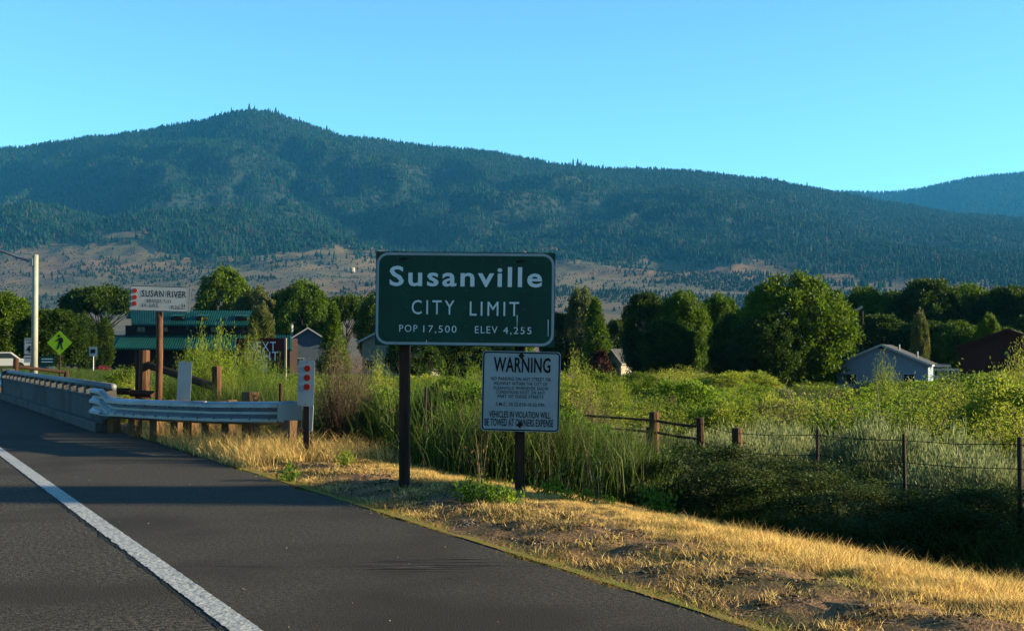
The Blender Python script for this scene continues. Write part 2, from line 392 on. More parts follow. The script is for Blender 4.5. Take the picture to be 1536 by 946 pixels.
us = np.concatenate([np.linspace(-900, 0, 40)[:-1], np.linspace(0, 1536, 300), np.linspace(1536, 2600, 40)[1:]])
ds = np.concatenate([np.linspace(1100, 2600, 60), np.linspace(2600, 4500, 100)[1:], np.linspace(4500, 6500, 14)[1:]])
def hills(name, us, ds, zf, m):
    U, D_ = np.meshgrid(us, ds); Z = zf(U, D_); lat = (U - 768) / 1920 * D_
    X = FWD.x * D_ + RGT.x * lat; Y = FWD.y * D_ + RGT.y * lat
    n, k = len(us), len(ds); idx = np.arange(n * k).reshape(k, n); a, b, c, d = idx[:-1, :-1], idx[:-1, 1:], idx[1:, 1:], idx[1:, :-1]
    T = np.concatenate([np.stack([a, b, c], -1).reshape(-1, 3), np.stack([a, c, d], -1).reshape(-1, 3)])
    me = tri_mesh(name, np.stack([X, Y, Z], -1).reshape(-1, 3), T, [m]); me.polygons.foreach_set('use_smooth', [True] * len(me.polygons))
    o = bpy.data.objects.new(name, me); C.objects.link(o); return setp(o, kind='structure'), Z
M['hill'] = mat('dry_hillside', (.22, .16, .075), .95, (.11, .105, .05), .012, col3=(.28, .165, .075), scale3=.0022, lo=.45, hi=.6)
M['forestfloor'] = mat('forest_floor', (.012, .03, .02), .95, (.03, .045, .03), .01)
hl, HZ = hills('hills', us, ds, hill_full, M['hill'])
RU2 = [600, 1000, 1150, 1240, 1290, 1340, 1380, 1420, 1470, 1536, 1700, 2000, 2800]; RY2 = [300, 292, 288, 286, 288, 288, 284, 275, 265, 260, 250, 262, 300]
def back_z(u, d):
    yr = np.interp(u, RU2, RY2); D = 7600.; z = np.where(d < D, (CAMH + D * (526 - yr) / 1920) * (.25 + .75 * np.clip((d - 5600) / 2000, 0, 1)), CAMH + D * (526 - yr) / 1920 - (d - D) * .2)
    lat = (u - 768) / 1920 * d
    return z + 60 * fb(lat, d * .6, 1 / 1200., 3) * (1 - .9 * smooth(6900, 7600, d))
us2 = np.linspace(600, 2800, 90); ds2 = np.linspace(5600, 9200, 50)
hb, HZ2 = hills('hills', us2, ds2, back_z, M['forestfloor'])
hl.data.materials.append(M['forestfloor'])
pu, pd = np.meshgrid((us[:-1] + us[1:]) / 2, (ds[:-1] + ds[1:]) / 2); pz = (HZ[:-1, :-1] + HZ[1:, 1:]) / 2; pyp = 526 - 1920 * (pz - CAMH) / pd
fl = (pyp < np.interp(pu, [0, 130, 200, 300, 400, 560, 700, 850, 1000, 1100, 1200, 1300, 1536], [368, 362, 370, 380, 374, 368, 370, 376, 384, 390, 406, 418, 424]) + 5 * np.sin(pu / 17) + 3 * np.sin(pu / 5.3 + pd / 90))
fl &= ~(np.exp(-(((pu - 178) / 48) ** 2 + ((pyp - 352) / 6.5) ** 2)) > .45)
fl = fl.ravel().astype(np.int32)
hl.data.polygons.foreach_set('material_index', np.concatenate([fl, fl]))

def bilinear(Z, us, ds, u, d):
    i = np.clip(np.searchsorted(us, u) - 1, 0, len(us) - 2); j = np.clip(np.searchsorted(ds, d) - 1, 0, len(ds) - 2)
    a = (u - us[i]) / (us[i + 1] - us[i]); b = (d - ds[j]) / (ds[j + 1] - ds[j])
    return (Z[j, i] * (1 - a) + Z[j, i + 1] * a) * (1 - b) + (Z[j + 1, i] * (1 - a) + Z[j + 1, i + 1] * a) * b

# ---- instancer for the uncountable (stuff)
def scatter(name, P, rot, scl, idx, protos, label, cat='plants', sclz=None):
    me = bpy.data.meshes.new(name); me.vertices.add(len(P)); me.vertices.foreach_set('co', np.asarray(P, np.float32).ravel())
    for nm, tp, arr in (('rotz', 'FLOAT', rot), ('sx', 'FLOAT', scl), ('sz', 'FLOAT', scl if sclz is None else sclz), ('pick', 'INT', idx)):
        at_ = me.attributes.new(nm, tp, 'POINT'); at_.data.foreach_set('value', np.asarray(arr, np.float32 if tp == 'FLOAT' else np.int32))
    o = bpy.data.objects.new(name, me); C.objects.link(o); setp(o, label, cat, kind='stuff')
    col = bpy.data.collections.new(name + '_kinds')
    for k, p in enumerate(protos):
        q = bpy.data.objects.new('%s_%02d' % (name, k), p); col.objects.link(q)
    g = bpy.data.node_groups.new(name, 'GeometryNodeTree'); g.interface.new_socket('Geometry', in_out='INPUT', socket_type='NodeSocketGeometry'); g.interface.new_socket('Geometry', in_out='OUTPUT', socket_type='NodeSocketGeometry')
    N = g.nodes; L = g.links; gi = N.new('NodeGroupInput'); go = N.new('NodeGroupOutput')
    ci = N.new('GeometryNodeCollectionInfo'); ci.inputs[0].default_value = col; ci.inputs[1].default_value = True; ci.inputs[2].default_value = True
    ip = N.new('GeometryNodeInstanceOnPoints'); ip.inputs['Pick Instance'].default_value = True
    def attr(nm, tp='FLOAT'):
        n = N.new('GeometryNodeInputNamedAttribute'); n.data_type = tp; n.inputs[0].default_value = nm; return n.outputs[0]
    cr = N.new('ShaderNodeCombineXYZ'); L.new(attr('rotz'), cr.inputs[2]); er = N.new('FunctionNodeEulerToRotation'); L.new(cr.outputs[0], er.inputs[0])
    cs = N.new('ShaderNodeCombineXYZ'); sx = attr('sx'); L.new(sx, cs.inputs[0]); L.new(sx, cs.inputs[1]); L.new(attr('sz'), cs.inputs[2])
    L.new(gi.outputs[0], ip.inputs['Points']); L.new(ci.outputs[0], ip.inputs['Instance']); L.new(attr('pick', 'INT'), ip.inputs['Instance Index'])
    L.new(er.outputs[0], ip.inputs['Rotation']); L.new(cs.outputs[0], ip.inputs['Scale']); L.new(ip.outputs[0], go.inputs[0])
    md = o.modifiers.new('scatter', 'NODES'); md.node_group = g
    return o

def conifer_mesh(name, m, rx=.2, tiers=3, round_=False):
    s = S(); rnd = random.Random(sum(map(ord, name)))
    for t in range(tiers):
        z0 = .1 + .26 * t; z1 = min(1, z0 + .5) if t < tiers - 1 else 1; r = rx * (1 - .24 * t) * (1 if not round_ else [.9, 1.1, .8][t % 3]); n = 6
        a0 = rnd.random() * 6
        ringp = [(r * rnd.uniform(.7, 1.15) * math.cos(a0 + 2 * math.pi * k / n), r * rnd.uniform(.7, 1.15) * math.sin(a0 + 2 * math.pi * k / n), z0 + rnd.uniform(-.05, .05)) for k in range(n)]
        top = (0, 0, z1)
        for k in range(n): s.poly([ringp[k], ringp[(k + 1) % n], top])
        s.poly(ringp[::-1])
    s.poly([(.03, 0, -.1), (-.02, .03, -.1), (0, 0, .4)]); s.poly([(-.02, .03, -.1), (-.02, -.03, -.1), (0, 0, .4)])
    me = bpy.data.meshes.new(name); me.from_pydata(s.v, [], s.f); me.materials.append(m); me.update(); return me
M['coniferolive'] = mat('olive_conifer', (.024, .058, .020), .95, objrand=.3)
con = [conifer_mesh('pine_a', M['conifer'], .2), conifer_mesh('pine_b', M['conifer'], .26), conifer_mesh('pine_c', M['coniferolive'], .20, 3), conifer_mesh('pine_d', M['coniferrust'], .2)]
jun = [conifer_mesh('juniper_a', M['juniper'], .42, 3, True), conifer_mesh('juniper_b', M['juniper'], .34, 3, True)]
def np_noise(x, y, s, k=0): return np.array([noise.noise((a * s, b * s, k)) for a, b in zip(x, y)])
def hill_points(n, Z, us, ds, umin, umax, dmin, dmax):
    d = np.sqrt(rng.uniform(dmin ** 2, dmax ** 2, n)); u = rng.uniform(umin, umax, n); z = bilinear(Z, us, ds, u, d); lat = (u - 768) / 1920 * d
    x = FWD.x * d + RGT.x * lat; y = FWD.y * d + RGT.y * lat; yp = 526 - 1920 * (z - CAMH) / d
    return u, d, x, y, z, yp
u, d, x, y, z, yp = hill_points(125000, HZ, us, ds, -250, 1800, 1700, 4620)
yf = np.interp(u, [0, 130, 200, 300, 400, 560, 700, 850, 1000, 1100, 1200, 1300, 1536], [372, 366, 380, 390, 384, 380, 386, 394, 396, 400, 416, 428, 434])
n1 = np_noise(x, y, 1 / 260., 1); n2 = np_noise(x, y, 1 / 90., 2)
dens = np.clip((yf + 12 * n1 + 14 * n2 - yp) / 9, 0, 1)
band = .04 + smooth(-.15, .3, n1 + .8 * n2) * .7
dens = np.maximum(dens * (1.05 + .3 * n1), np.where(yp > yf, band * np.interp(u, [0, 250, 700, 850, 1536], [.35, .65, .7, 1., 1.]), .0))
knoll = np.exp(-(((u - 178) / 48) ** 2 + ((yp - 352) / 6.5) ** 2)); dens *= 1 - np.clip(1.3 * knoll, 0, 1)
clear = np.exp(-(((u - 1080) / 170) ** 2 + ((yp - 402) / 9) ** 2)); dens *= 1 - .85 * np.clip(clear * 1.3, 0, 1)
clear = np.exp(-(((u - 500) / 110) ** 2 + ((yp - 418) / 10) ** 2)); dens *= 1 - .95 * np.clip(clear * 1.3, 0, 1)
keep = rng.random(len(u)) < dens
forest = keep & (yp < yf + 8)
hgt = rng.uniform(8, 15, len(u)) * (1 + .4 * n2); rust = rng.random(len(u)) < .012 + .10 * (n2 > .42) * (yp > 260)
scatter('mountain_forest', np.stack([x, y, z - .5], 1)[forest], rng.uniform(0, 6.28, forest.sum()), hgt[forest] * 1.15, np.where(rust[forest], 3, rng.integers(0, 3, forest.sum())), con, 'dense blue-green conifer forest covering the mountain slope', 'forest', hgt[forest])
sparse = keep & (yp >= yf + 8)
js = np.where(sparse)[0]
jh = rng.uniform(4, 8.5, len(u))
big = js[np.argsort(-(jh[js] / d[js]) * ((u[js] > 0) & (u[js] < 1536)))][:280]
rest = np.setdiff1d(js, big)
scatter('juniper_scrub', np.stack([x, y, z - .3], 1)[rest], rng.uniform(0, 6.28, len(rest)), jh[rest] * 1.0, rng.integers(0, 2, len(rest)), jun, 'scattered dark junipers speckling the dry foothills', 'forest')
for i in big:
    o = bpy.data.objects.new('juniper_tree', jun[int(i) % 2]); C.objects.link(o); o.location = (x[i], y[i], z[i] - .3); o.scale = (jh[i], jh[i], jh[i]); o.rotation_euler.z = float(i)
    setp(o, 'dark juniper on the dry foothill ' + ('left of the bridge sign', 'above the green roofed shop', 'above the red board', 'right of the water tanks', 'just right of the city limit sign', 'above the middle grove', 'above the very large tree', 'above the long tree row')[int(np.searchsorted([190, 340, 500, 700, 930, 1100, 1290], u[i]))], 'tree', 'junipers on the dry foothills')
ub, db, xb, yb, zb2, ypb = hill_points(38000, HZ, us, ds, -150, 1700, 1700, 3100)
kb = (ypb > np.interp(ub, [0, 700, 1000, 1100, 1300, 1536], [360, 365, 380, 390, 410, 420])) & (ypb < 470) & (rng.random(len(ub)) < np.clip(.35 + 1.1 * np_noise(xb * .6 + yb * .2, yb * 1.4, 1 / 120., 8) + .5 * np_noise(xb, yb, 1 / 30., 9), .04, .9))
scatter('hillside_scrub', np.stack([xb, yb, zb2 - .2], 1)[kb], rng.uniform(0, 6.28, kb.sum()), rng.uniform(1.5, 3.6, kb.sum()) * 1.3, rng.integers(0, 2, kb.sum()), jun, 'low dark scrub speckling the dry foothills', 'scrub', rng.uniform(1.5, 3.2, kb.sum()))
u2, d2, x2, y2, z2, yp2 = hill_points(42000, HZ2, us2, ds2, 900, 1900, 6000, 7700)
scatter('mountain_forest', np.stack([x2, y2, z2 - .5], 1), rng.uniform(0, 6.28, len(u2)), rng.uniform(13, 24, len(u2)), rng.integers(0, 3, len(u2)), con, 'darker blue conifer forest on the far ridge at right', 'forest')
# taller pines that break the skyline
for q, (uu, hh) in enumerate([(345, 24), (372, 30), (380, 22), (401, 20), (412, 27), (416, 20), (448, 22), (489, 27), (493, 20), (545, 20), (600, 18), (648, 22), (860, 30), (867, 32), (872, 26), (880, 20), (905, 22), (940, 20), (955, 22), (1168, 20), (1212, 22), (330, 20), (321, 20), (186, 16), (100, 16), (780, 18), (700, 16)]):
    dd = 4490; zz = float(bilinear(HZ, us, ds, np.array([uu]), np.array([dd]))[0]); xx, yy_ = at(uu, dd)
    o = bpy.data.objects.new('ridge_pine', con[q % 3]); C.objects.link(o); o.location = (xx, yy_, zz - 1); o.scale = (hh, hh, hh)
    setp(o, 'tall pine standing up from the mountain skyline', 'tree', 'pines breaking the skyline')

# ------------------------------------------------------------------ city limit sign
def post_box(name, x0, w, dp, z0, z1, m, parent, y=.05):
    return S().box((x0, y, (z0 + z1) / 2), (w, dp, z1 - z0)).build(name, m, parent, bevel=.006)
D0 = 13.0; zc = zof(448.5, D0); px0 = 697.3
roll = Matrix.Rotation(R(.7), 4, 'Y')
Ms = frame(px0, D0, 0, -2.5)
root = thing('city_limit_sign', 'large green city limit sign with white border on two dark timber posts', 'sign', Ms)
s_ = 1.83 / 1285
SP = bpy.data.objects.new('panel', None)
def on_panel(objs, zc, rl=roll):
    for o_ in objs: o_.matrix_local = Matrix.Translation((0, 0, zc)) @ rl
pan = plate('panel', 1.83, .955, .012, M['signgreen'], root, 0, .004)
parts = [pan, ring('border', 1.815, .935, .12, .026, M['signwhite'], root, -.003)]
def cb(x0, x1, y0, y1): return ((x0 - 742) * s_, (x1 - 742) * s_, (420 - y1) * s_, (420 - y0) * s_)
parts.append(lettering('Susanville', cb(200, 1292, 187, 332), M['legend'], root, .018, 1.16))
parts.append(lettering('CITY', cb(362, 668, 430, 532), M['legend'], root, .0, 1.35))
parts.append(lettering('LIMIT', cb(778, 1130, 437, 537), M['legend'], root, .0, 1.3))
parts.append(lettering('POP', cb(275, 405, 608, 658), M['legend'], root, -.003, 1.2))
parts.append(lettering('17,500', cb(447, 685, 610, 668), M['legend'], root, -.003, 1.2))
parts.append(lettering('ELEV', cb(817, 978, 612, 662), M['legend'], root, -.003, 1.2))
parts.append(lettering('4,255', cb(1018, 1220, 615, 672), M['legend'], root, -.003, 1.2))
for cx, cy in [(255, 130), (378, 130), (502, 132), (627, 134), (747, 135), (868, 137), (990, 140), (1092, 152), (1235, 143), (335, 225), (332, 353), (332, 482), (335, 705), (747, 357), (750, 482), (750, 612), (752, 710), (1162, 362), (1162, 490), (1162, 620), (1000, 178), (868, 708), (630, 706), (506, 706)]:
    parts.append(disc('rivet', (cx - 742) * s_, (420 - cy) * s_, .0062, M['bolt'], root, -.006, .006, 8))
st = S()                                                     # pale streaks and scrapes on the face
for cx, y0, y1 in ((1117, 530, 612), (1338, 560, 680), (472, 715, 735)):
    st.poly([((cx - 745) * s_, -.0045, (420 - y0) * s_), ((cx - 739) * s_, -.0045, (420 - y0) * s_), ((cx - 740) * s_, -.0045, (420 - y1) * s_), ((cx - 743) * s_, -.0045, (420 - y1) * s_)])
parts.append(st.build('scratches', M['legend'], root))
st = S()
for cx, cy in ((300, 135), (1135, 145)):
    st.box(((cx - 742) * s_, -.012, (420 - cy) * s_), (.085, .018, .014), Matrix.Rotation(R(-9), 3, 'Y'))
parts.append(st.build('bracket', M['black'], root))
on_panel(parts, zc)
s1 = S().box((0, .055, 0), (1.66, .04, .05)); bz = s1.build('cross_brace', M['darkwood'], root); bz.location.z = zc + .36
s1 = S().box((0, .055, 0), (1.66, .04, .05)); bz = s1.build('cross_brace', M['darkwood'], root); bz.location.z = zc - .36
for px_, base in ((604, 715), (779, 741)):
    lx = (px_ - px0) / 1920 * D0
    p = post_box('post', lx, .10, .14, zof(base, D0) - .35, zc + .42, M['darkwood'], root, .155)
# warning sign on the right-hand post
D1 = 12.93; Mw = frame(781.3, D1 - .02, zof(586.6, D1), -2.5) @ Matrix.Rotation(R(1.3), 4, 'Y')
root = thing('warning_sign', 'square white warning sign with black lettering below the green sign', 'sign', Mw)
q_ = .79 / 445
plate('panel', .79, .805, .035, M['signwhite'], root, 0, .004)
ring('border', .775, .79, .035, .013, M['black'], root, -.003)
def wb(x0, x1, y0, y1): return ((x0 - 310) * q_, (x1 - 310) * q_, (290 - y1) * q_, (290 - y0) * q_)
lettering('WARNING', wb(152, 475, 97, 183), M['black'], root, .02, 1.05)
for t, bx in (('NO PARKING ON ANY STREET OR', (140, 478, 210, 230)), ('HIGHWAY WITHIN THE CITY OF', (155, 460, 236, 256)), ('SUSANVILLE WHENEVER SNOW', (153, 467, 262, 281)), ('CONDITIONS EXIST ON ANY', (168, 447, 286, 305)), ('PART OF THOSE STREETS', (178, 438, 310, 329)), ('S.M.C. 10.32.010-10.32.090', (170, 445, 354, 374))):
    lettering(t, wb(*bx), M['black'], root, .004, 1.08)
lettering('VEHICLES IN VIOLATION WILL', wb(133, 480, 403, 440), M['black'], root, .012, 1.02)
lettering('BE TOWED AT OWNERS EXPENSE', wb(108, 498, 446, 488), M['black'], root, .012, 1.02)
for cy in (88, 478):
    S().prism([(-.03, 0), (0, -.035), (.03, 0), (0, .035)], -.012, 0).build('bolt', M['rust'], root).location = (-.002, 0, (290 - cy) * q_)

# ------------------------------------------------------------------ bridge sign
D2 = 21.6; Mr = frame(239.3, D2, zof(447.8, D2), 3) @ Matrix.Rotation(R(1.2), 4, 'Y')
root = thing('bridge_sign', 'white bridge name sign with three red dots on a tall brown post', 'sign', frame(239.3, D2, zof(447.8, D2), 5))
k_ = 1.0 / 262
pp = [plate('panel', 1.0, .44, .03, M['signwhite'], root), ring('border', .985, .425, .03, .009, M['black'], root, -.003)]
def rb(x0, x1, y0, y1): return ((x0 - 351) * k_, (x1 - 351) * k_, (200 - y1) * k_, (200 - y0) * k_)
for t, bx, bo in (('SUSAN RIVER', (272, 465, 164, 193), .012), ('BRIDGE 7-33', (295, 400, 203, 218), 0), ('36 LAS.', (272, 350, 222, 238), 0), ('R26', (402, 438, 228, 244), 0), ('74', (445, 463, 221, 236), .01)):
    pp.append(lettering(t, rb(*bx), M['black'], root, bo, 1.12))
pp.append(S().box(((454 - 351) * k_, -.004, (200 - 240) * k_), (.08, .003, .006)).build('underline', M['black'], root))
for cy in (168, 197, 225): pp.append(disc('red_dot', (242 - 351) * k_, (200 - cy) * k_, .038, M['red'], root, -.01, .008))
for o_ in pp: o_.matrix_local = Matrix.Rotation(R(1.6), 4, 'Y')
S().tube([(-.015, .07, .2), (-.01, .07, -1.0), (-.035, .07, -2.6)], [.052, .058, .06], 8).build('post', M['redwood'], root, smoothf=True)

# ------------------------------------------------------------------ guardrail
A = Vector((*at(424, 17.75), 0)); B = Vector((*at(146, 22.6), 0)); Cc = Vector((*at(300, 20.0), 0)) + Vector((.22, 0, 0)) * 0
def grp(t):                         # quadratic path from near (0) to bridge (1)
    p = A.lerp(B, t); n = Vector((-(B - A).y, (B - A).x, 0)).normalized(); return p + n * (.28 * math.sin(math.pi * t)) * 1
thr = [(0, 1), (.035, .98), (.08, .93), (.08, .87), (.02, .77), (.02, .71), (.08, .61), (.08, .54), (.02, .44), (.02, .38), (.08, .28), (.08, .21), (.035, .02), (0, 0)]
wbm = [(0, 1), (.035, .97), (.085, .88), (.085, .76), (.0, .56), (.0, .44), (.085, .24), (.085, .12), (.035, .03), (.02, .015), (.01, .01), (.005, .006), (.003, .003), (0, 0)]
def beam(name, t0, t1, n, prof, zt, zb, parent):
    s = S(); base = 0; K = len(prof(0)); rows = []
    for i in range(n + 1):
        t = t0 + (t1 - t0) * i / n; p = grp(t); tg = (grp(t + .01) - grp(t - .01)).normalized(); nn = Vector((-tg.y, tg.x, 0))   # towards the road
        hi, lo = zt(t), zb(t)
        rows.append([p + nn * o_ + Vector((0, 0, lo + (hi - lo) * q)) for o_, q in prof(t)])
    s.v = [tuple(v) for r in rows for v in r]
    for i in range(n):
        for k in range(K - 1): s.f.append([i * K + k, i * K + k + 1, (i + 1) * K + k + 1, (i + 1) * K + k]); s.m.append(0)
    o = s.build(name, M['galv'], parent, smoothf=False); md = o.modifiers.new('thick', 'SOLIDIFY'); md.thickness = .005; return o
groot = thing('guardrail', 'galvanised steel guardrail on timber posts joining the concrete bridge parapet', 'guardrail', Matrix.Translation(A))
groot.matrix_world = Matrix.Identity(4)
zt = lambda t: float(np.interp(t, [0, .25, .8, .86, .93, 1.05], [.745, .70, .645, .66, .78, .79])); zb = lambda t: float(np.interp(t, [0, .25, .8, .86, .93, 1.05], [.43, .385, .325, .30, .235, .24]))
def tprof(t):
    k = min(max((t - .83) / .1, 0), 1); return [(a[0] * (1 - k) + b[0] * k, a[1] * (1 - k) + b[1] * k) for a, b in zip(wbm, thr)]
for a_, b_ in ((0, .29), (.283, .57), (.563, .84)): beam('rail_beam', a_, b_, 12, lambda t: wbm, lambda t: zt(t) + (.004 if a_ else 0), zb, groot)
beam('transition_beam', .835, .94, 8, tprof, zt, zb, groot); beam('end_beam', .935, 1.03, 5, lambda t: thr, zt, zb, groot)
tg0 = (grp(.1) - grp(0)).normalized(); n0 = Vector((-tg0.y, tg0.x, 0))
s = S()
for t in np.arange(.03, .98, .068):
    for q in (.25, .72):
        p = grp(float(t)); s.tube([p + n0 * .075 + Vector((0, 0, zb(t) + (zt(t) - zb(t)) * q)), p + n0 * .10 + Vector((0, 0, zb(t) + (zt(t) - zb(t)) * q))], .014, 6)
s.build('bolts', M['bolt'], groot)
def ray_t(px):                       # guardrail parameter seen in column px
    best = min(range(0, 1001), key=lambda k: abs((lambda p: p.dot(RGT) / p.dot(FWD) * 1920 + 768 - px)(grp(k / 1000) - n0 * .3))); return best / 1000
rz = -math.atan2(tg0.x, tg0.y)
for px_, top, wd, dp in ((377, .83, .23, .2), (345, .70, .2, .18), (315, .66, .2, .2), (288, .64, .17, .2), (268, .66, .2, .2), (236, .62, .17, .2), (204, .62, .18, .2), (172, .6, .18, .2)):
    t = ray_t(px_); p = grp(t) - n0 * .3; g = gz(p.x, p.y)
    o = S().box((0, 0, (top + .02 + g - .3) / 2), (wd * .82, dp, top + .02 - g + .3)).build('post', M['wood'], groot, bevel=.008)
    o.location = (p.x, p.y, 0); o.rotation_euler.z = rz + random.uniform(-.05, .05); o.rotation_euler.x = random.uniform(-.02, .02)
    bpos = grp(t) - n0 * .11
    o = S().box((0, 0, (zt(t) + zb(t)) / 2), (.17, .14, .33)).build('blockout', M['wood'], groot, bevel=.006); o.location = (bpos.x, bpos.y, 0); o.rotation_euler.z = rz
# rounded end terminal at the near end
p = grp(0); s = S(); K = 10
for j in range(K):
    rows = []
    for jj in (j, j + 1):
        f_ = jj / K; c_ = p - tg0 * (.34 * f_) - n0 * (.0 + .16 * f_ * f_); hi = .745 - .0 * f_ + .02 * math.sin(f_ * 3); lo = .43 - .10 * f_ * f_
        rows.append([c_ + n0 * .06 + Vector((0, 0, hi)), c_ + n0 * .085 + Vector((0, 0, hi - .05)), c_ + n0 * .085 + Vector((0, 0, lo + .05)), c_ + n0 * .06 + Vector((0, 0, lo))])
    for q in range(3): s.poly([rows[0][q], rows[0][q + 1], rows[1][q + 1], rows[1][q]])
e = p - tg0 * .34 - n0 * .16
for k in range(6):
    a0, a1 = k * math.pi / 6, (k + 1) * math.pi / 6
    f0 = e + n0 * (.07 * math.cos(a0)) - tg0 * .08 * math.sin(a0); f1 = e + n0 * (.07 * math.cos(a1)) - tg0 * .08 * math.sin(a1)
    s.poly([f0 + Vector((0, 0, .765)), f0 + Vector((0, 0, .33)), f1 + Vector((0, 0, .33)), f1 + Vector((0, 0, .765))])
o = s.build('end_terminal', M['galv'], groot); o.modifiers.new('t', 'SOLIDIFY').thickness = .005
pe_ = Vector((*at(439, 17.6), 0)); g = gz(pe_.x, pe_.y)
o = S().box((0, 0, (.5 + g - .3) / 2), (.17, .2, .5 - g + .3)).build('post', M['wood'], groot, bevel=.006); o.location = (pe_.x, pe_.y, 0); o.rotation_euler.z = rz - .25
s = S().tube([grp(.01) - n0 * .1 + Vector((0, 0, .40)), grp(.17) - n0 * .2 + Vector((0, 0, .06))][::-1], .012, 6)
s.build('anchor_cable', M['galv'], groot)
# low timber boards showing between the guardrail and the brush
for px_a, px_b, py_, d_ in ((150, 198, 586, 23.6), (198, 230, 590, 23.2)):
    a_ = Vector((*at(px_a, d_ + .3), zof(py_, d_))); b_ = Vector((*at(px_b, d_), zof(py_ + 1, d_)))
    o = S().tube([a_, b_], .07, 6).build('timber_log', M['darkwood']); setp(o, 'low dark timber log lying behind the guardrail near the bridge end' if px_a == 150 else 'short dark log end under the brown bridge sign post', 'log')

# ------------------------------------------------------------------ delineator paddles
def paddle(name, px_, d_, py0, py1, wpx, label, dots, lean, basey, face, mt=M['signwhite'], postm=M['rust'], pw=.045, rot=0):
    w_ = wpx / 1920 * d_; h_ = (py1 - py0) / 1920 * d_; z_ = zof((py0 + py1) / 2, d_)
    root = thing(name, label, 'marker', frame(px_, d_, 0, rot)); L_ = Matrix.Translation((0, 0, z_)) @ Matrix.Rotation(R(lean), 4, 'Y')
    pl = [plate('panel', w_, h_, .035, mt, root, 0, .005)]
    for q in dots: pl.append(disc('red_reflector', 0.01, h_ * q, .042, M['red'], root, -.008, .007))
    for q in (.45, -.45): pl.append(disc('bolt', 0, h_ * q, .008, M['bolt'], root, -.008, .007, 8))
    for o_ in pl: o_.matrix_local = L_
    gx, gy = at(px_, d_); S().box((0, .035, 0), (pw, .03, 1)).build('post', postm, root)
    po = [c_ for c_ in root.children if c_.name.startswith('post')][0]; zb_ = gz(gx, gy) - .2; zt_ = z_ + h_ * .35
    po.scale.z = zt_ - zb_; po.location.z = (zt_ + zb_) / 2; return root
paddle('object_marker', 459.5, 16.6, 540, 609, 24.5, 'white object marker with three red reflectors at the guardrail end', (.32, .12, -.08), 1.5, 680, 0, pw=.075, rot=0)
paddle('object_marker', 465.5, 17.0, 606, 647, 11, 'small sunlit white marker plate behind the red dotted marker', (), 4, 650, 0, rot=-30, pw=.03)
paddle('object_marker', 277, 19.9, 542, 603, 20.5, 'plain white marker paddle standing behind the guardrail', (), 2.5, 610, 0)

# ------------------------------------------------------------------ bridge parapet
BX = 3.98
broot = thing('bridge', 'concrete bridge parapet with arched balusters and a rounded top rail', 'bridge', Matrix.Translation((BX, 23.6, 0)))
S().box((0, 9.1, .05), (.30, 18.2, 1.10)).build('parapet_wall', M['concrete'], broot, bevel=.01)
S().box((-.22, 9.1, .09), (.14, 18.2, .18)).build('kerb', M['concrete'], broot, bevel=.02)
S().box((0, 9.1, .615), (.34, 18.2, .03)).build('sill', M['concrete'], broot, bevel=.008)
S().tube([(0, -.06, .805), (0, 6, .805), (0, 12, .805), (0, 18.2, .805)], .068, 14).build('top_rail', M['railpaint'], broot, smoothf=True)
bs = S(); arch = [(-.20, 0), (.20, 0)] ; out = []
for k in range(9):
    t = k / 8; out.append((.20 + .0 - .065 * math.sin(math.pi * t * .62) , .155 * t))
ol = out + [(-x, z_) for x, z_ in out[::-1]]
m_ = len(ol); bs.v = [(x_, yy_, z_) for x_ in (-.11, .11) for yy_, z_ in ol]
bs.f = [list(range(m_)), list(range(2 * m_ - 1, m_ - 1, -1))] + [[i, m_ + i, m_ + (i + 1) % m_, (i + 1) % m_] for i in range(m_)]; bs.m = [0] * len(bs.f)
b0 = bs.build('baluster', M['concrete'], broot); b0.location = (0, .35, .625)
for k in range(1, 18):
    b_ = b0.copy(); C.objects.link(b_); b_.location = (0, .35 + k * 1.02, .625)
S().box((0, 18.35, .27), (.36, .30, 1.25)).build('end_block', M['concrete'], broot, bevel=.012)
S().box((-2, 1.0, -.8), (4, .5, 1.5)).build('abutment', M['concrete'], broot)
# rail beyond the bridge
g2 = thing('guardrail', 'far steel guardrail beyond the bridge at the left edge', 'guardrail', Matrix.Translation((BX - .05, 42.3, 0)))
s = S()
for y0 in range(0, 16, 2):
    pr = [Vector((-o_, 0, .3 + .42 * q)) for o_, q in wbm]
    for k in range(len(pr) - 1): s.poly([pr[k] + Vector((0, y0, 0)), pr[k + 1] + Vector((0, y0, 0)), pr[k + 1] + Vector((0, y0 + 2, 0)), pr[k] + Vector((0, y0 + 2, 0))])
s.build('rail_beam', M['galv'], g2).modifiers.new('t', 'SOLIDIFY').thickness = .005
for y0 in range(1, 16, 2): S().box((.18, y0, .2), (.15, .2, 1.0)).build('post', M['wood'], g2)

# ------------------------------------------------------------------ wooden fences
def wpost(parent, px_, d_, py_top, r, m=M['redwood'], base=None, name='post'):
    x_, y_ = at(px_, d_); zt_ = zof(py_top, d_); zb_ = (gz(x_, y_) if base is None else base) - .3
    o = S().tube([(0, 0, zb_), (0, 0, zt_ - .02), (0, 0, zt_)], [r * 1.05, r, r * .9], 10).build(name, m, parent); o.location = (x_, y_, 0); o.rotation_euler = (random.uniform(-.02, .02), random.uniform(-.02, .02), random.random() * 6)
    return Vector((x_, y_, zt_))
f1 = thing('timber_fence', 'dark timber brace fence with slanting rail behind the guardrail', 'fence')
pa = wpost(f1, 216, 24.3, 525, .10); pb = wpost(f1, 326, 22.6, 549, .085)
S().tube([pa + Vector((.05, 0, -.27)), pb + Vector((0, 0, -.38))], .075, 8).build('rail', M['darkwood'], f1)
x_, y_ = at(210, 24.3)
wpost(f1, 209, 24.45, 530, .07, M['darkwood'])
f2 = thing('timber_fence', 'far timber brace fence beyond the bridge beside the lamp pole', 'fence')
